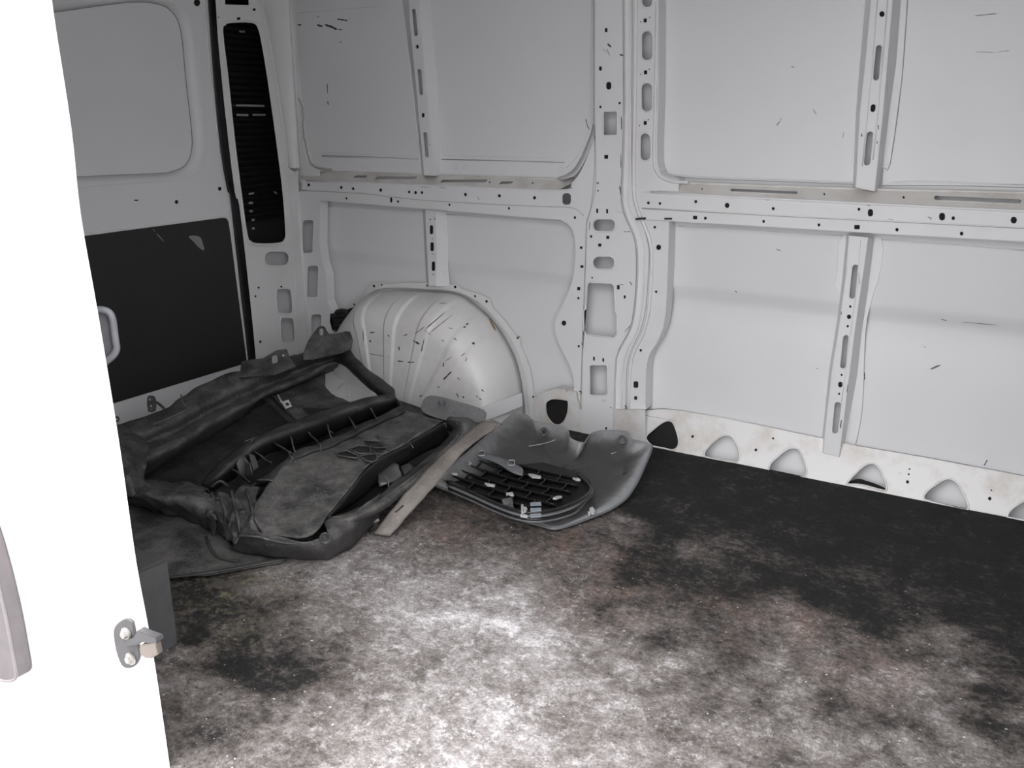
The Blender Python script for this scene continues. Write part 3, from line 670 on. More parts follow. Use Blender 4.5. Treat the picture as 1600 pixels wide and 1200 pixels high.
# lit pale steel behind the oval openings, dark louvred vent behind the tall opening
link('pillar_back', box((XR - 0.075, 2.15, 0.0), (XR - 0.07, 2.72, REAR(XR - 0.07).hit(432, 386).z)), SKIN, rear)
vent = empty('vent_grille', (XR - 0.05, 2.46, 0.8))
vent.parent = rear; vent.location = Vector((XR - 0.05, 2.46, 0.8)) - WLOC['wall_left']; WLOC['vent_grille'] = Vector((XR - 0.05, 2.46, 0.8))
link('backing', box((XR - 0.10, 2.10, REAR(XR - 0.09).hit(432, 388).z), (XR - 0.092, 2.72, 1.95)), plain('vent_black', (0.006, 0.006, 0.006), 0.7), vent)
sl_m = plain('vent_slat_black', (0.012, 0.012, 0.012), 0.35)
ss = []
for k in range(38):
    z = 0.68 + k * 0.0225
    ss.append(prism([Vector((XR - 0.088, 2.16, z)), Vector((XR - 0.07, 2.16, z - 0.012)), Vector((XR - 0.068, 2.16, z - 0.010)), Vector((XR - 0.086, 2.16, z + 0.002))], Vector((0, 0.48, 0))))
link('slats', join(*ss), sl_m, vent)
gl_ = []
pq = REAR(XR - 0.064)
for q in [(369,164.5,413,165.5),(370,179.5,388,180),(395,179.5,415,179.5),(389,303,397,302),(428,300,433,302),(389,317,395,317),(390,330,395,330),(393,343.5,398,343.5),(394,357,398,357),(374,49,383,49.5)]:
    gl_.append(plate(pq, [(q[0],q[1]-1.6),(q[2],q[3]-1.6),(q[2],q[3]+1.6),(q[0],q[1]+1.6)], [], 0.001, 0.0002))
link('slat_highlights', join(*gl_), plain('highlight_grey', (0.30, 0.30, 0.30), 0.5), vent)  # pale strips painting highlights onto the dark slats
# black seal between pillar and door
a_ = smooth_path([(292,-300),(320,-40),(325,0),(334,125),(345,237),(356,300),(361,320),(388,566),(396,640)], n=3)
b_ = smooth_path([(306,-300),(333,-40),(338,0),(349,125),(361,237),(369,300),(376,320),(401,566),(409,640)], n=3)
link('door_seal', loft([[REAR(XR - 0.015).hit(*p) for p in a_], [REAR(XR - 0.035).hit((p[0]+q[0])/2, (p[1]+q[1])/2) for p, q in zip(a_, b_)], [REAR(XR - 0.045).hit(*q) for q in b_]], thick=0.004), BLACK, rear)
# roof header and body behind
link('pillar_box', box((XR - 0.30, 2.70, -0.05), (XR - 0.0, 2.71, 1.95)), WHITE, rear)

door = struct(link('door_1', None, None, None, (XR - 0.03, 1.6, 0)))
dp = REAR(XR - 0.02)
dout = smooth_path([(296,-300),(316,-80),(325,0),(334,125),(345,237),(356,300),(361,320),(388,566),(402,640)], n=3) + [(100,745),(-30,790),(-60,-300)]
recess = smooth_path([(60,10),(200,-2),(262,2),(290,16),(305,52),(316,120),(322,200),(322,246),(310,268),(290,280),(262,283),(160,290),(60,300),(-20,300),(-20,10)], closed=True, n=4)
rin = smooth_path([(60,22),(195,4),(245,6),(270,20),(283,50),(290,120),(298,190),(300,232),(290,258),(268,268),(250,271),(155,275),(60,280),(-20,280),(-20,30)], closed=True, n=4)
pin = REAR(XR - 0.045)
dd = [plate(dp, dout, [recess, dot(343.5,295,2.8), dot(276,315.5,2.8), dot(308,4,5), slot(213,313,7,2,1), dot(111,320,3)])]
dd.append(loft([[dp.hit(*p) for p in recess], [REAR(XR - 0.037).hit(p[0]*.55+q[0]*.45, p[1]*.55+q[1]*.45) for p, q in zip(recess, rin)], [pin.hit(*q) for q in rin]], closed=True, thick=0.001))
dd.append(plate(REAR(XR - 0.046), grow(rin, 1.02), [], 0.0012))
dd.append(bead(dp, [(318,-30),(322,40),(333,150),(345,240)], 0.004, 0.5))
link('door_skin', join(*dd), paint('white_door_paint', (0.70, 0.70, 0.71), dirt=0.08), door)
link('seam_line', join(rim(REAR(XR - 0.045), rin, 0.0016, 0.8)), plain('seam_grey', (0.22, 0.22, 0.22), 0.6), door)
link('outer_panel', box((XR - 0.13, 0.77, -0.10), (XR - 0.12, 2.72, 1.95)), WHITE, door)
bo = smooth_path([(119,371),(230,356)], n=2) + smooth_path([(345,341),(353,341),(357,347),(360,365)], n=2) + [(386,566),(380,569),(166,634),(20,678),(20,388)]
link('lining_board', join(plate(REAR(XR - 0.016), bo, [], 0.004, 0.001)), BOARD, door)
link('board_edging', join(bead(REAR(XR - 0.018), [(119,369),(230,354.5),(345,339.5),(354,340),(359,347),(362,365),(389,567)], 0.003, 0.6, n=1)), WHITE2, door)
bmk = []
for q in [((240,357),(242,362),(240,360),(239,357)), ((244,365),(247,366),(257,378),(254,376))]:
    bmk.append(plate(REAR(XR - 0.0155), list(q), [], 0.0005, 0.0001))
bmk.append(plate(REAR(XR - 0.0155), smooth_path([(295,370),(303,368),(313,371),(317,381),(319,391),(310,386),(303,378)], closed=True, n=3), [], 0.0008, 0.0002))
link('paint_splash', join(*bmk), plain('pale_splash', (0.25, 0.25, 0.25), 0.6), door)
link('rivets', join(*[rim(REAR(XR - 0.018), dot(x, y, 3), 0.003, 0.8) for x, y in ((172,659),(182.5,655))]), GREYP, door)

# ================================================================ NEAR SIDE, ROOF, BULKHEAD
near = struct(link('wall_front', None, None, None, (-1.3, YN, 0)))
je = YN
xj = Plane((0, je, 0), (1, 0, 0), (0, 0, 1)).hit(240, 1100).x
xj0 = Plane((0, je, 0), (1, 0, 0), (0, 0, 1)).hit(75, 20).x
NP = Plane((0, je, 0), (1, 0, 0), (0, 0, 1))
edge = [(60,-100),(75,20),(103,200),(118,335),(147,500),(180,700),(206,880),(232,1020),(259,1200),(275,1320)]
ed = [NP.hit(*p) for p in smooth_path(edge, n=4)]
ed = [p for p in ed if -0.3 < p.z < 1.9]; ed.sort(key=lambda p: -p.z)
outl = [Vector((ed[0].x, YN, 1.95))] + ed + [Vector((ed[-1].x + .02, YN, -0.55)), Vector((-2.75, YN, -0.55)), Vector((-2.75, YN, 1.95))]
link('body_side', prism(outl, Vector((0, 0.008, 0))), OUTER, near)
link('side_lining', box((-2.70, YN + 0.012, -0.02), (-1.45, YN + 0.02, 1.95)), WHITE, near)
link('header_rail', box((-1.30, YN, 1.72), (1.30, YN + 0.06, 1.95), 0.01), WHITE, near)
link('front_side', box((0.16, YN, -0.45), (1.30, YN + 0.06, 1.72), 0.01), WHITE, near)
link('door_sill', box((-1.115, YN - 0.02, -0.10), (0.20, YN + 0.01, -0.006), 0.004), GREYP, near)
link('trim_and_hole_shade', join(*HOLE_SHADES), DARKHOLE, wall)  # painted shade: dark patches added so the small holes look deep
ceil = struct(link('ceiling', box((-2.75, YN, 1.95), (1.30, 2.72, 1.97)), WHITE))
bulk = struct(link('wall_right', box((1.30, YN, -0.02), (1.32, 2.72, 1.95)), WHITE))
# ground outside
gm, t, b = new_mat('asphalt_yard')
t.links.new(ramp(t, nz(t, 6, 6), [(0.3, (0.20, 0.20, 0.20)), (0.7, (0.28, 0.275, 0.27))]), b.inputs['Base Color']); b.inputs['Roughness'].default_value = 0.9
ground = struct(link('ground', loft([[Vector((x, y, -0.55)) for x in (-14, -4, 4, 14)] for y in (-14, -4, 4, 14)]), gm))

# ================================================================ THE PILE OF CAR BODY PARTS
PLAST = dusty('dusty_black_plastic', (0.026, 0.025, 0.025), (0.165, 0.160, 0.152), (0.40, 0.66), 0.6, 11, 0.9, 0.6)
PLAST2 = dusty('dark_dusty_plastic', (0.013, 0.013, 0.013), (0.085, 0.082, 0.078), (0.42, 0.70), 0.6, 11, 0.6, 0.6)
WORN = dusty('worn_grey_plastic', (0.06, 0.06, 0.062), (0.19, 0.19, 0.19), (0.40, 0.75), 0.42, 5, 0.5, 0.15)
STRIPM = dusty('brown_grey_dusty_strip', (0.10, 0.09, 0.08), (0.26, 0.23, 0.21), (0.30, 0.62), 0.7, 10, 0.2)
GBLK = plain('glossy_black_plastic', (0.012, 0.012, 0.012), 0.3)
GMID = plain('mid_grey_plastic', (0.13, 0.135, 0.14), 0.4)
GLITE = plain('light_grey_plastic', (0.34, 0.345, 0.35), 0.45)

def res(line, n):
    """a measured line of (px, py, height) resampled to n points in space"""
    pts = [P(*q) for q in smooth_path(line, n=6)] if len(line) > 2 else [P(*q) for q in line]
    d = [0]
    for a, b in zip(pts, pts[1:]): d.append(d[-1] + (b - a).length)
    out = []; k = 0
    for i in range(n):
        tt = d[-1] * i / (n - 1)
        while k < len(d) - 2 and d[k + 1] < tt: k += 1
        f = (tt - d[k]) / max(1e-9, d[k + 1] - d[k]); out.append(pts[k].lerp(pts[k + 1], min(1, f)))
    return out
def surf(lines, n=40, sub=4, thick=0.004, crumple=0.0, curve=True, freq=18):
    L = [res(l, n) for l in lines]
    rows = []
    if len(L) > 2 and curve:
        cols = [smooth_path([tuple(l[i]) for l in L], n=sub) for i in range(n)]
        rows = [[Vector(c[k]) for c in cols] for k in range(len(cols[0]))]
    else:
        for a, b in zip(L, L[1:]):
            for k in range(sub): rows.append([p.lerp(q, k / sub) for p, q in zip(a, b)])
        rows.append(L[-1])
    if crumple:
        for r in rows:
            for i, p in enumerate(r):
                v = Vector(p) * freq
                r[i] = Vector(p) + Vector((noise.noise(v), noise.noise(v + Vector((7, 3, 1))), noise.noise(v + Vector((2, 9, 5))))) * crumple
    me = loft(rows, thick=0.0)
    bm = bmesh.new(); bm.from_mesh(me)
    bmesh.ops.recalc_face_normals(bm, faces=bm.faces)
    bmesh.ops.solidify(bm, geom=bm.faces[:], thickness=thick)
    for v in bm.verts: v.co.z = max(v.co.z, 0.0012)
    return bm_mesh(bm, True)
def poly(pts, thick=0.004, n=1, bev=0.0):
    q = smooth_path(pts, closed=True, n=n) if n > 1 else pts
    return prism([P(*p) for p in q], Vector((0, 0, -thick)), bev)
def line3(pts, r, flat=1.0, n=4, taper=None, seg=8):
    return tube([P(*p) for p in (smooth_path(pts, n=n) if n > 1 else pts)], r, seg, flat=flat, taper=taper)

# ---- bumper cover
bump_ = empty('bumper_cover', P(400, 760, 0))
tag(bump_, 'large broken black plastic car bumper cover, torn and dusty, propped against the rear door', 'bumper')
def bp(name, me, mat=PLAST, label=None, parent=bump_):
    o = link(name, me, mat, parent)
    if label: o['label'] = label
    return o
bp('upper_beam', (
    surf([[(150,676,.13),(215,655,.15),(262,640,.165),(300,612,.19),(335,594,.21),(380,580,.225),(430,566,.25),(480,548,.27),(520,534,.29),(548,524,.295)],
          [(165,700,.14),(250,665,.155),(300,640,.17),(360,610,.19),(420,585,.21),(480,562,.235),(548,540,.26)],
          [(175,712,.11),(250,685,.12),(310,655,.135),(370,625,.155),(430,598,.175),(480,575,.195),(545,552,.225)],
          [(195,724,.115),(245,712,.12),(300,680,.135),(360,645,.15),(420,615,.165),(470,595,.175),(530,568,.20)],
          [(215,747,.05),(250,728,.06),(310,692,.08),(370,658,.10),(415,628,.115),(470,600,.12),(520,577,.13)]], 60, 5, 0.004, 0.008)))
def tabplate(p3, outline, holes, nm):
    pl_ = plane3(*[P(*q) for q in p3])
    if pl_.N.dot(CAM - pl_.O) < 0: pl_ = plane3(*[P(*q) for q in (p3[0], p3[2], p3[1])])
    bp(nm, plate(pl_, outline, holes, 0.004, 0.001))
tabplate([(376,590,.22),(450,572,.25),(432,547,.275)], [(374,590),(377,565),(388,562),(410,560),(432,547),(448,545),(453,558),(462,572),(430,585)], [slot(429,561,9,15), slot(442.5,554.5,4,5)], 'fixing_tab')
tabplate([(478,556,.26),(547,540,.285),(500,509,.335)], smooth_path([(474,562),(480,535),(492,517),(500,509),(508,511),(514,521),(530,520),(547,518),(549,545),(510,556)], closed=True, n=2), [slot(502,518,6,12)], 'fixing_tab')
bp('left_end', join(
    surf([[(140,700,.12),(172,668,.15),(205,668,.155),(235,700,.13)],
          [(140,725,.13),(172,690,.17),(203,695,.165),(228,728,.125)],
          [(145,760,.11),(180,735,.15),(208,745,.14),(226,750,.09)],
          [(160,792,.03),(196,778,.09),(232,776,.09),(256,772,.07)]], 24, 5, 0.004, 0.010, freq=22)))
bp('lower_left_beam', join(
    surf([[(214,747,.07),(260,753,.075),(300,756,.08),(326,766,.08),(346,786,.08)],
          [(210,764,.115),(255,772,.115),(300,774,.115),(322,788,.105),(338,806,.095)],
          [(205,778,.09),(250,786,.09),(285,792,.09),(315,804,.08),(336,818,.07)],
          [(195,787,.03),(245,800,.03),(265,806,.03),(300,812,.03),(340,836,.025)]], 36, 5, 0.004, 0.012, freq=26)))
bp('torn_corner', join(
    surf([[(324,768,.07),(342,772,.10),(350,766,.11),(362,780,.09),(378,764,.11),(402,752,.12)],
          [(322,792,.10),(345,788,.12),(356,794,.11),(370,786,.13),(386,790,.115),(397,796,.12)],
          [(330,815,.07),(350,812,.10),(362,818,.115),(378,808,.10),(392,818,.105),(402,814,.10)],
          [(344,834,.03),(358,842,.06),(368,848,.065),(378,832,.085),(394,834,.085),(412,838,.085)]], 30, 6, 0.004, 0.016, freq=34),
    line3([(362,768,.12),(366,790,.13),(372,812,.12),(374,832,.09)], 0.004), line3([(345,778,.12),(352,800,.12),(350,822,.07)], 0.005),
    line3([(300,805,.04),(322,812,.05),(340,820,.05)], 0.006), line3([(385,765,.12),(392,788,.125),(396,812,.11)], 0.004)))
bp('lower_edge', join(
    surf([[(372,830,.085),(400,832,.09),(440,840,.09),(480,844,.09),(512,832,.085),(548,808,.085),(592,772,.09)],
          [(369,842,.06),(400,848,.065),(445,856,.065),(485,859,.06),(516,850,.06),(550,828,.06),(592,792,.06)],
          [(366,860,.006),(400,866,.006),(450,871,.006),(498,874,.006),(518,872,.008),(548,850,.01),(592,812,.02)]], 44, 5, 0.004, 0.006),
    line3([(372,836,.085),(405,839,.088),(445,848,.085),(490,850,.08)], 0.005, 0.6)))
bp('lower_panel', join(
    surf([[(397,812,.115),(398,790,.12),(425,752,.135),(457,716,.145),(520,690,.15),(575,664,.16),(632,642,.175)],
          [(405,826,.10),(440,800,.108),(470,765,.125),(500,738,.132),(545,712,.145),(600,682,.155),(660,650,.172)],
          [(412,838,.085),(482,839,.095),(513,804,.105),(545,765,.125),(577,726,.145),(635,693,.16),(691,660,.172)]], 50, 8, 0.004, 0.005),
    line3([(419,792,.118),(430,778,.123),(445,762,.132)], 0.003, 0.6), line3([(478,836,.095),(495,818,.10),(512,802,.106),(545,763,.127),(577,724,.147),(635,691,.162),(691,658,.174)], 0.004, 0.7)))
# honeycomb cut-outs beside the bar
cells = [[(588,682),(604,686),(622,690),(624,694),(600,694)], [(568,688),(598,690),(601,698),(590,700),(572,697)], [(582,700),(604,699),(610,706),(596,710),(586,708)],
         [(545,702),(560,696),(578,698),(580,708),(562,709)], [(562,712),(588,709),(590,718),(582,722),(572,720)], [(524,708),(542,704),(560,712),(558,716),(530,712)]]
cm = []; cr_ = []
for c in cells:
    cm.append(poly([(x, y, .158) for x, y in c], 0.002)); cr_.append(tube([P(x, y, .161) for x, y in c], 0.0022, 6, closed=True))
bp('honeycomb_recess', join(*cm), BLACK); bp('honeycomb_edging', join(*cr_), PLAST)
bp('inner_side', surf([[(512,806,.10),(545,766,.12),(577,727,.14),(635,694,.158),(692,661,.168),(697,666,.165)], [(522,803,.02),(560,780,.02),(592,752,.03),(645,716,.04),(684,695,.05),(702,680,.07)]], 40, 5, 0.004, 0.004, False), PLAST2)
bp('opening_rim', join(
    surf([[(510,808,.05),(545,800,.05),(580,783,.05),(620,753,.06),(655,726,.07),(690,696,.09),(707,678,.11),(708,667,.13),(697,660,.15)],
          [(506,812,.085),(548,808,.085),(590,790,.085),(630,760,.09),(665,733,.10),(700,702,.12),(722,680,.14),(724,662,.16),(703,652,.17)],
          [(512,832,.08),(548,818,.075),(592,800,.07),(634,770,.075),(670,744,.08),(706,714,.09),(735,688,.11),(748,668,.13),(730,655,.15)]], 44, 5, 0.004, 0.004),
    line3([(508,810,.08),(548,805,.085),(588,788,.085),(630,757,.092),(665,730,.102),(700,699,.122),(716,680,.142)], 0.004)))
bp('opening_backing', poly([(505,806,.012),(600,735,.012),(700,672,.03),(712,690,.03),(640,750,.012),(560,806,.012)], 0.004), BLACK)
bp('bracket_inside_opening', join(surf([[(590,740,.07),(612,726,.08),(625,727,.08)], [(592,765,.04),(612,758,.05),(628,748,.05)]], 12, 3, 0.003, 0.01), line3([(598,742,.09),(606,750,.08),(607,762,.06)], 0.0025), poly([(626,728,.06),(640,724,.06),(650,735,.06),(632,742,.06)], 0.004)), WORN)
# grille bar
def beam(a, b, c, nm):
    return bp(nm, surf([a, b, c], 44, 4, 0.004, 0.006), PLAST2)
beam([(315,758,.05),(332,735,.08),(352,718,.10),(388,689,.14),(430,671,.15),(470,657,.165),(540,631,.18),(612,616,.19)],
     [(322,760,.06),(340,745,.09),(362,726,.115),(396,698,.15),(438,680,.16),(478,666,.17),(545,641,.185),(615,624,.195)],
     [(330,768,.02),(348,756,.03),(372,742,.05),(404,716,.08),(444,700,.09),(484,688,.10),(550,664,.11),(618,642,.12)], 'grille_bar')
beam([(400,750,.08),(418,742,.12),(436,726,.135),(455,708,.15),(500,693,.155),(560,665,.165),(628,634,.185)],
     [(404,756,.09),(424,750,.13),(442,735,.14),(459,716,.155),(504,701,.16),(564,673,.17),(632,641,.19)],
     [(400,762,.05),(424,758,.08),(446,744,.09),(464,728,.10),(508,712,.11),(566,686,.12),(634,655,.14)], 'grille_bar')
bp('bar_end_cap', surf([[(608,616,.195),(622,624,.19),(630,636,.19)], [(610,634,.12),(626,646,.12),(634,658,.13)]], 10, 3, 0.005), PLAST2)
rb = []
for a, b in (((398,704),(425,722)), ((428,690),(456,708)), ((455,682),(461,706)), ((482,674),(502,695)), ((512,664),(520,688)), ((545,650),(556,668)), ((578,637),(590,654)), ((362,732),(392,752))):
    z = .10 + (a[0] - 360) * .0003
    rb.append(surf([[(a[0], a[1], z + .03), (b[0], b[1], z + .03)], [(a[0], a[1] + 3, z - .05), (b[0], b[1] + 3, z - .05)]], 8, 3, 0.003, 0.006, False))
for r_ in rb: bp('cross_rib', r_, PLAST)
bp('torn_shard', join(surf([[(370,728,.13),(385,714,.15),(400,736,.14)], [(368,750,.09),(388,745,.11),(398,742,.12)]], 14, 4, 0.003, 0.014), poly([(388,708,.16),(398,712,.16),(404,728,.155),(396,734,.15)], 0.003), line3([(402,750,.13),(428,752,.145),(434,764,.13)], 0.003), line3([(330,762,.08),(344,752,.10),(356,760,.08)], 0.004)), PLAST)
bp('inner_shell', poly([(200,760,.015),(415,622,.03),(470,660,.03),(600,625,.03),(632,650,.03),(560,690,.03),(420,760,.02),(380,790,.01),(300,765,.01)], 0.004), PLAST2, 'dark inner panel seen through the opening')
bp('strut', join(line3([(414,620,.15),(440,645,.15),(466,670,.145)], 0.013, 0.6), line3([(424,618,.155),(446,640,.16),(468,662,.15)], 0.004)), PLAST2)
bp('spring_clip', join(prism([P(440,628,.175), P(451,624,.175), P(456,634,.17), P(446,638,.17)], Vector((0, 0, -.003)), 0.0008), line3([(434,617,.17),(440,628,.172)], 0.003)), CLIPM, 'bright metal spring clip')
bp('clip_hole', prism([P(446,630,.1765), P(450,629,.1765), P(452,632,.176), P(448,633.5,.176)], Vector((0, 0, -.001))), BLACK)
bp('corner_web', join(surf([[(420,622,.135),(465,600,.145),(508,582,.16)], [(445,645,.13),(490,628,.135),(512,612,.14)], [(468,668,.135),(520,652,.145),(562,636,.16)]], 24, 6, 0.004, 0.006),
     surf([[(488,592,.15),(508,586,.155)], [(492,610,.10),(508,612,.10)]], 8, 3, 0.003)))
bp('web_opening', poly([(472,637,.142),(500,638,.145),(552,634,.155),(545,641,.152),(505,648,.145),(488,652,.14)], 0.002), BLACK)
bp('side_arm', join(surf([[(547,522,.295),(549,550,.25),(575,578,.22),(612,606,.20),(618,622,.195)], [(535,545,.26),(541,562,.235),(566,586,.215),(602,614,.195),(612,626,.19)], [(521,562,.22),(538,570,.20),(562,592,.17),(592,618,.15),(604,630,.15)]], 30, 4, 0.004, 0.003)), PLAST2)
bp('fixing_screw', join(tube([P(508 + 7.5 * math.cos(a), 841 + 7.5 * math.sin(a), .088) for a in [k * math.pi / 8 for k in range(16)]], 0.0035, 6, closed=True), poly([(x, y, .088) for x, y in slot(508,842,9,9)], 0.003)), WORN)
bp('fixing_lug', join(poly([(230,622,.20),(234,618,.21),(241,619,.21),(244,626,.20),(243,640,.18),(231,641,.18)], 0.004, 2), line3([(244,628,.19),(252,634,.18),(258,640,.17)], 0.004)), PLAST)
for q in ((234,624),(236,634)): bp('lug_hole', poly([(x, y, .212 if q[1] < 630 else .198) for x, y in slot(*q, 2.6, 2.6, n=3)], 0.001), CLIPM)
for q in (line3([(283,617,.205),(285,627,.20),(290,634,.19)], 0.002), line3([(240,663,.16),(270,650,.168),(300,637,.175)], 0.0018)): bp('torn_edge', q, GMID)
sc_ = []
for q in ((448,703,456,716),(454,722,460,708),(500,692,502,706),(455,712,463,724),(392,690,398,684),(640,690,646,700),(418,748,426,752),(424,742,428,760),(382,690,402,682),(512,672,520,676)):
    sc_.append(line3([(q[0], q[1], .168), (q[2], q[3], .168)], 0.0011, n=1))
for q in sc_: bp('split_fibre', q, GMID)

# ---- dark liner panel underneath, at the left
lin = empty('wheel_liner', P(300, 870, 0))
tag(lin, 'dark curved plastic liner lying flat under the front edge of the broken bumper', 'wheel liner')
link('liner_sheet', surf([[(140,765,.012),(240,795,.02),(310,805,.02),(345,835,.012),(380,862,.004),(445,868,.004)],
     [(150,805,.02),(240,830,.03),(310,845,.02),(350,868,.008),(390,876,.004),(446,872,.004)],
     [(190,850,.02),(240,870,.025),(300,880,.02),(345,885,.012),(390,882,.008),(447,875,.004)],
     [(240,905,.008),(262,903,.010),(310,898,.014),(350,893,.014),(400,884,.010),(448,877,.004)]], 44, 6, 0.003, 0.004), PLAST, lin)
link('liner_rim', line3([(236,906,.014),(266,902,.018),(310,897,.020),(350,891,.018),(400,882,.014),(446,874,.008)], 0.005, 0.7), PLAST2, lin)
link('liner_groove', line3([(322,838,.022),(330,858,.02),(345,872,.018),(375,876,.014)], 0.004, 0.4), PLAST2, lin)

# ---- second bumper end with a tab, behind
tab_ = empty('bumper_bracket', P(700, 665, 0))
tag(tab_, 'grey plastic bumper bracket with a round stamped mark, standing against the wheel arch', 'bracket')
link('body', surf([[(612,624,.17),(640,632,.15),(664,640,.13),(700,652,.12),(757,662,.10)], [(630,640,.14),(655,648,.12),(690,656,.11),(720,664,.10),(752,668,.09)], [(640,652,.09),(665,662,.08),(700,672,.07),(735,672,.06),(760,672,.06)]], 24, 4, 0.004, 0.005), PLAST2, tab_)
tp = plane3(P(661,645,.135), P(757,664,.11), P(673,618,.185))
link('tab', plate(tp, smooth_path([(658,640),(662,624),(672,618),(690,620),(722,629),(757,641),(758,655),(756,665),(735,664),(700,658),(672,650)], closed=True, n=3), [], 0.005, 0.0015), WORN, tab_)
link('stamped_mark', join(tube([P(690 + 5.5 * math.cos(a), 632 + 6 * math.sin(a), .170) for a in [k * math.pi / 8 for k in range(16)]], 0.0016, 6, closed=True), line3([(687,629,.172),(690,636,.166),(694,629,.172)], 0.0012, n=1),
     *[line3([(x, 641 + (x - 700) * .28, .158), (x + 3, 645 + (x - 700) * .28, .152)], 0.001, n=1) for x in range(702, 720, 5)]), GMID, tab_)
link('rough_edge', line3([(724,658,.118),(735,664,.11),(750,662,.112)], 0.006), PLAST2, tab_)

# ---- long flat strip across the pile
strip = empty('trim_strip', P(610, 835, 0))
tag(strip, 'long flat brown-grey trim strip lying diagonally across the pile onto the floor', 'trim strip')
ln = [(754,657,.185),(700,701,.158),(642,760,.105),(583,833,.006)]
rn = [(785,662,.182),(728,703,.155),(672,768,.098),(609,838,.006)]
md = [((a[0] + b[0]) / 2, (a[1] + b[1]) / 2, (a[2] + b[2]) / 2 + .004) for a, b in zip(ln, rn)]
link('strip_body', surf([ln, md, rn], 60, 3, 0.004, 0.002, freq=30), STRIPM, strip)
link('folded_end', join(poly([(754,657,.187),(768,655,.190),(783,661,.184),(781,667,.180),(775,668,.18),(765,662,.185)], 0.004), line3([(585,816,.05),(592,812,.058)], 0.004, n=1)), STRIPM, strip)
link('torn_notch', join(poly([(572,822,.004),(586,812,.02),(596,822,.02),(588,832,.006),(578,834,.003)], 0.003), line3([(618,800,.1),(630,790,.105)], 0.002, n=1)), PLAST2, strip)

# ---- outer bumper end (dish shaped) with grille lying in it
fen = empty('bumper_end', P(850, 750, 0))
tag(fen, 'grey dish-shaped bumper end lying face down on the floor, pale worn edge with painted light', 'bumper')
out = [(800,650,.13),(822,652,.13),(832,659,.13),(857,663,.13),(880,667,.13),(889,674,.125),(892,685,.115),(912,692,.11),(919,684,.115),(928,676,.12),(950,673,.12),(981,675,.12),(988,686,.11),(1004,690,.11),(1019,696,.10),
       (1016,708,.09),(1010,722,.07),(998,749,.045),(988,766,.03),(976,781,.018),(952,797,.012),(915,812,.010),(893,820,.010),(876,825,.010),(862,826,.010),(840,820,.010),(815,813,.010),(780,799,.012),(752,787,.016),(715,772,.03),(677,757,.045),
       (684,742,.07),(702,728,.09),(730,705,.11),(760,680,.12),(780,664,.125)]
ctr = Vector((0, 0, 0)); o3 = [P(*q) for q in smooth_path(out, closed=True, n=3)]
for p in o3: ctr += p
ctr /= len(o3); ctr.z = 0.022
# best plane through the outline, so the dish stays smooth inside the wavy edge
import numpy as np
A_ = np.array([[p.x, p.y, 1.0] for p in o3]); zz_ = np.array([p.z for p in o3]); cf = np.linalg.lstsq(A_, zz_, rcond=None)[0]
def pz(q): return float(cf[0] * q.x + cf[1] * q.y + cf[2])
ks = [(1, 0), (.985, .004), (.96, .006), (.93, .003), (.89, -.006), (.84, -.014), (.76, -.020), (.6, -.024), (.4, -.026), (.15, -.026)]
rows = []; wear_and_light = []
for k, dz in ks:
    r_ = []
    for p in o3:
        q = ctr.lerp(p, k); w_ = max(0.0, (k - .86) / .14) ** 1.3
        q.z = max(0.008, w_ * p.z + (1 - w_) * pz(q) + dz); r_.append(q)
    rows.append(r_); wear_and_light += [0.9 * max(0.0, (k - .70) / .30) ** 1.2] * len(r_)  # outer rings paler: real wear plus light painted onto the lip
full = rows + [[p + Vector((0, 0, -.0035)) for p in r] for r in reversed(rows)]
bm = bmesh.new(); bm.from_mesh(loft(full, closed=True, closed_rows=True))
wear_and_light = wear_and_light + [w_ for r in range(len(rows)) for w_ in wear_and_light[(len(rows) - 1 - r) * len(o3):(len(rows) - r) * len(o3)]]
bm.verts.ensure_lookup_table()
bm.faces.new(bm.verts[(len(rows) - 1) * len(o3):len(rows) * len(o3)])
LITWEARM, t, b = new_mat('edge_worn_and_lit_grey_plastic')
at_ = t.nodes.new('ShaderNodeAttribute'); at_.attribute_name = 'wear_and_light'
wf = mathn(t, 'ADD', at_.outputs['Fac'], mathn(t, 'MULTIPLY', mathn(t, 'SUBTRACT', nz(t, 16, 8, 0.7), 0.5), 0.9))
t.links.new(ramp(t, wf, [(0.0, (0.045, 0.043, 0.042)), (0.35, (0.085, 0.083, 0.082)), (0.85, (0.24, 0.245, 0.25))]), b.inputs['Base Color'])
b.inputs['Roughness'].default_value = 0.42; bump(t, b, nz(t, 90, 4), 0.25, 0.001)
me_ = bm_mesh(bm, True)
at = me_.attributes.new('wear_and_light', 'FLOAT', 'POINT'); at.data.foreach_set('value', wear_and_light)
link('shell', me_, LITWEARM, fen)
link('lip', tube([P(*q) for q in smooth_path(out[14:31], n=4)], 0.0035, 8), GMID, fen)
for q_ in (line3([(826,697,.088),(845,694,.092),(860,690,.096),(868,687,.10)], 0.0013), line3([(955,709,.075),(970,704,.08),(980,697,.088),(985,690,.095)], 0.0015)): link('scratch', q_, GLITE, fen)
for (cx, cy, zz) in ((850,674.5,.125), (972.5,687,.108)):
    f_ = link('grommet', join(tube([P(cx + 5.5 * math.cos(a), cy + 5.5 * math.sin(a), zz + .004) for a in [k * math.pi / 8 for k in range(16)]], 0.003, 6, closed=True)), WORN if cx < 900 else GMID, fen)
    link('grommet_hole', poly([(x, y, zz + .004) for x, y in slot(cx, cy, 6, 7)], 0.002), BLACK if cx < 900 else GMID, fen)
link('side_clip', poly([(974,729,.075),(980,727,.076),(978,738,.065),(973,740,.064)], 0.004), PLAST2, fen)
link('push_clip', join(poly([(921,793,.035),(926,791,.036),(930,797,.03),(928,802,.026),(921,800,.028)], 0.006, 1, 0.001), line3([(920,799,.03),(921,806,.02)], 0.003, n=1)), GLITE, fen)

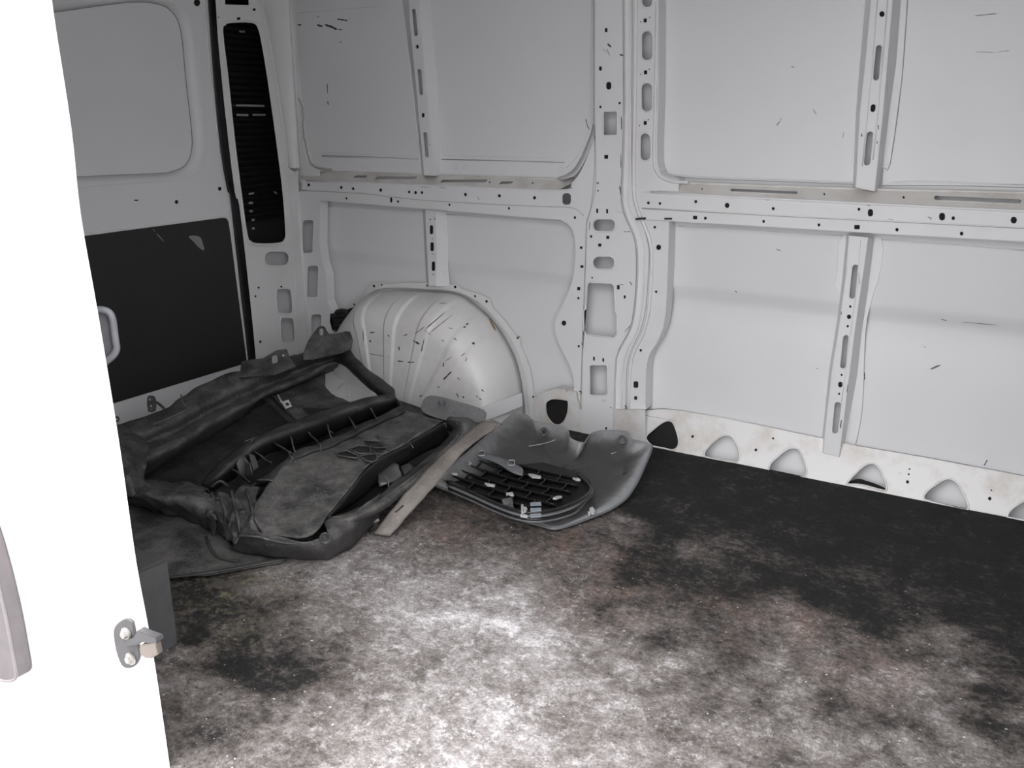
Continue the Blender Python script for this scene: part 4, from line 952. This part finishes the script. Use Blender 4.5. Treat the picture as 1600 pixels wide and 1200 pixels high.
gr_ = empty('radiator_grille', P(810, 750, 0.05))
tag(gr_, 'black plastic radiator grille with staggered openings lying inside the grey bumper end', 'grille')
link('backing_panel', poly([(735,698,.062),(800,712,.062),(905,738,.062),(924,764,.050),(902,785,.042),(858,802,.035),(800,798,.035),(740,772,.04),(690,748,.05)], 0.003, 2), BLACK, gr_)
nS = 6
Ls = [(744 - 9.2 * i, 705 + 9.2 * i) for i in range(nS)]; Rs = [(908 - 10 * i + (4 if i in (1, 2) else 0), 747 + 10 * i) for i in range(nS)]
rows_ = []
for i in range(nS):
    a, b = Ls[i], Rs[i]; zz = .085 - .004 * i
    seg = [(a[0] + (b[0] - a[0]) * k / 10, a[1] + (b[1] - a[1]) * k / 10 + 3 * math.sin(k / 10 * math.pi), zz) for k in range(11)]
    link('slat', surf([seg, [(x + 1, y + 5, z - .024) for x, y, z in seg]], 24, 2, 0.003, 0.0, False), GBLK, gr_)
    rows_.append(seg)
dv_ = []
for i in range(nS - 1):
    for k in range(1, 10):
        if (k + i) % 2: continue
        a = rows_[i][k]; b = rows_[i + 1][min(10, k + 0)]
        dv_.append(surf([[a, ((a[0] + b[0]) / 2 + 2, (a[1] + b[1]) / 2, a[2]), b], [(a[0], a[1] + 5, a[2] - .024), ((a[0] + b[0]) / 2 + 2, (a[1] + b[1]) / 2 + 5, a[2] - .024), (b[0], b[1] + 5, b[2] - .024)]], 6, 2, 0.003, 0.0, False))
for q in dv_: link('divider', q, GBLK, gr_)
fr_ = [(905,742),(920,756),(924,766),(912,778),(895,787),(865,797),(835,801),(805,797),(770,784),(735,768),(700,753)]
for dy, zz, mt_ in ((0,.075,GBLK), (6,.062,GMID), (11,.052,GBLK), (15,.042,GMID)):
    link('lower_frame', line3([(x + dy * .25 - 1, y + dy * (0.9 if x < 900 else .3), zz) for x, y in fr_], 0.0055, 0.8), mt_, gr_)
link('top_bar', surf([[(746,706,.092),(780,716,.092),(812,730,.090),(818,738,.088)], [(746,714,.090),(775,724,.09),(800,739,.088),(816,744,.086)]], 20, 3, 0.005), GMID, gr_)
for (cx, cy) in ((752,708), (799,723)):
    link('clip_loop', tube([P(x, y, .100) for x, y in slot(cx, cy, 10, 8, 2)], 0.0016, 6, closed=True), GLITE, gr_)
for q in ([(730,719),(736,717),(738,723),(732,726)], [(823,738),(832,739),(848,744),(847,747),(830,745)], [(893,745),(905,746),(908,750),(900,749)], [(789,769),(802,767),(804,774),(798,773),(794,770),(790,773)], [(701,736),(714,737),(716,741),(706,740)],
          [(815,791),(822,789),(825,794),(822,800),(818,800)], [(862,778),(872,773),(880,774),(868,779)], [(755,752),(765,755),(776,757),(774,760),(760,757)], [(811,802),(824,803),(826,807),(812,805)]):
    cx_ = sum(p[0] for p in q) / len(q); cy_ = sum(p[1] for p in q) / len(q); link('pale_clip', poly([(cx_ + (x - cx_) * .8, cy_ + (y - cy_) * .6, .092) for x, y in q], 0.006), GLITE, gr_)
for y in (786, 795, 804):
    link('bright_rib', poly([(828,y - 1,.084),(845,y - 2,.084),(846,y + 2,.083),(829,y + 3,.083)], 0.004), plain('blue_grey_plastic', (0.22, 0.24, 0.27), 0.35), gr_)
link('mesh_tab', poly([(784,780,.075),(800,776,.078),(803,796,.06),(790,798,.058)], 0.006), PLAST, gr_)
link('vertical_clip', line3([(816,789,.09),(817,803,.075)], 0.004, n=1), GLITE, gr_)

# ---- crumpled rubber behind the wheel arch
rub = link('rubber_scrap', join(*[tube([W(531 + 8.5 * math.cos(a) * k + dx, y + 3.5 * math.sin(a), .075) for a in [j * math.pi / 6 for j in range(12)]], 0.011, 8, closed=True, flat=0.8) for k, dx, y in ((1.1, 4, 489), (1.2, 0, 497), (1.15, 2, 505), (0.8, -1, 512))],
    prism([W(x, y, .06) for x, y in smooth_path([(516,490),(530,492),(546,482),(545,500),(538,514),(519,516)], closed=True, n=2)], Vector((0, .03, 0)))), BLACK)
tag(rub, 'crumpled black rubber scrap jammed between the wheel arch and the corner column', 'rubber scrap')

gus = link('corner_gusset', prism([P(494,572,.11), P(548,552,.13), P(606,622,.05), P(590,648,.02), P(520,645,.02), P(496,605,.06)], Vector((0, 0, -.003))), bpy.data.materials['scuffed_arch_paint'])
tag(gus, 'scuffed white metal gusset in the rear corner, showing through the gap in the broken bumper', 'gusset')
link('crease', line3([(528,606,.072),(534,598,.082),(542,600,.082),(546,618,.06)], 0.003), WHITE2, gus)

# ================================================================ NEAR SIDE DETAILS
gh = empty('grab_handle', (-1.285, 0.86, 0.62))
tag(gh, 'pale grey moulded grab handle on the inner side of the door opening, upper left', 'handle')
HP = Plane((-1.285, 0.86, 0.7), (-math.sin(.9), math.cos(.9) , 0), (0, 0, 1)) if False else Plane((-1.275, 0.85, 0.7), (0.82, 0.57, 0), (0, 0, 1))
hgrey = plain('pale_grey_moulding', (0.20, 0.205, 0.22), 0.5)
hl = smooth_path([(120,492),(140,486),(158,484),(170,488),(176,500),(180,530),(182,545),(176,556),(164,566),(158,576),(155,592),(154,610),(154,640)], n=4)
link('frame_loop', tube([HP.hit(*p) for p in hl], 0.006, 8), hgrey, gh)
hb = [(110,494),(140,488),(158,487),(168,491),(173,502),(176,530),(177,545),(171,552),(158,562),(150,580),(148,610),(110,620)]
link('back_plate', prism([HP.hit(*p) - HP.N * .004 for p in hb], HP.N * -.006), plain('handle_recess_grey', (0.13, 0.13, 0.14), 0.5), gh)
foot = link('pillar_foot', join(prism([Vector((-1.70, .79, .213)), Vector((-1.43, .79, .205)), Vector((-1.425, .90, .213)), Vector((-1.435, 1.03, .195)), Vector((-1.70, 1.03, .195))], Vector((0, 0, -.2105)), 0.006)), plain('grey_post', (0.07, 0.07, 0.072), 0.55))
tag(foot, 'dark grey box-shaped pillar foot on the floor just inside the door opening', 'bracket')

st = empty('door_striker', (NP.hit(205,1005).x, YN - .004, NP.hit(205,1040).z))
tag(st, 'dark steel door striker with two bolts and a hook, on the bright white body side', 'striker')
stm = plain('striker_grey', (0.075, 0.072, 0.075), 0.45, 0.3)
spl = Plane((0, YN - .006, 0), (1, 0, 0), (0, 0, 1))
link('striker_plate', plate(spl, [(x + (y - 1005) * .05, y) for x, y in smooth_path([(178,985),(186,973),(198,967),(207,972),(209,985),(213,1005),(216,1020),(213,1034),(205,1043),(193,1044),(185,1034),(179,1010)], closed=True, n=3)], [], 0.005, 0.0015), stm, st)
for cx, cy in ((199,989), (206,1028)):
    b0 = spl.hit(cx, cy)
    link('bolt', join(prism([b0 + Vector((.011 * math.cos(a), 0, .011 * math.sin(a))) for a in [k * math.pi / 10 for k in range(20)]], Vector((0, -.005, 0)), .001),
                      prism([b0 + Vector((.007 * math.cos(a), -.004, .007 * math.sin(a))) for a in [k * math.pi / 3 for k in range(6)]], Vector((0, -.006, 0)), .001)), STEEL, st)
h0 = Plane((0, YN - .020, 0), (1, 0, 0), (0, 0, 1))
link('hook', join(prism([h0.hit(*p) for p in [(185,1006),(208,998),(214,985),(224,990),(243,997),(245,1004),(232,1006),(220,1003),(214,1008),(186,1012)]], Vector((0, .014, 0)), 0.001)), stm, st)
link('latch_tip', prism([h0.hit(*p) + Vector((0, -.001, 0)) for p in [(218,1010),(221,1007),(234,1006),(244,1004),(248,1022),(238,1028),(228,1029),(219,1022)]], Vector((0, .010, 0)), 0.0015), BRASSY, st)
mp_ = Plane((0, YN - .002, 0), (1, 0, 0), (0, 0, 1))
mo = smooth_path([(-60,700),(-20,770),(2,828),(14,868),(26,915),(37,965),(45,1010),(50,1040),(46,1049),(34,1051),(22,1048),(0,1036),(-30,1022),(-60,1010)], closed=True, n=3)
mpx = [mp_.hit(*p) for p in mo]

mould = link('side_moulding', prism(mpx, Vector((0, -.030, 0)), 0.002), plain('pinkish_grey_moulding', (0.105, 0.092, 0.095), 0.5))
tag(mould, 'dusty grey rounded end of a plastic side moulding at the left edge, on the white body side', 'moulding')
link('moulding_rim', tube([p + Vector((0, -.030, 0)) for p in mpx], 0.003, 6, closed=True, up=Vector((0, 1, 0))), plain('pale_rim_grey', (0.16, 0.145, 0.15), 0.4), mould)
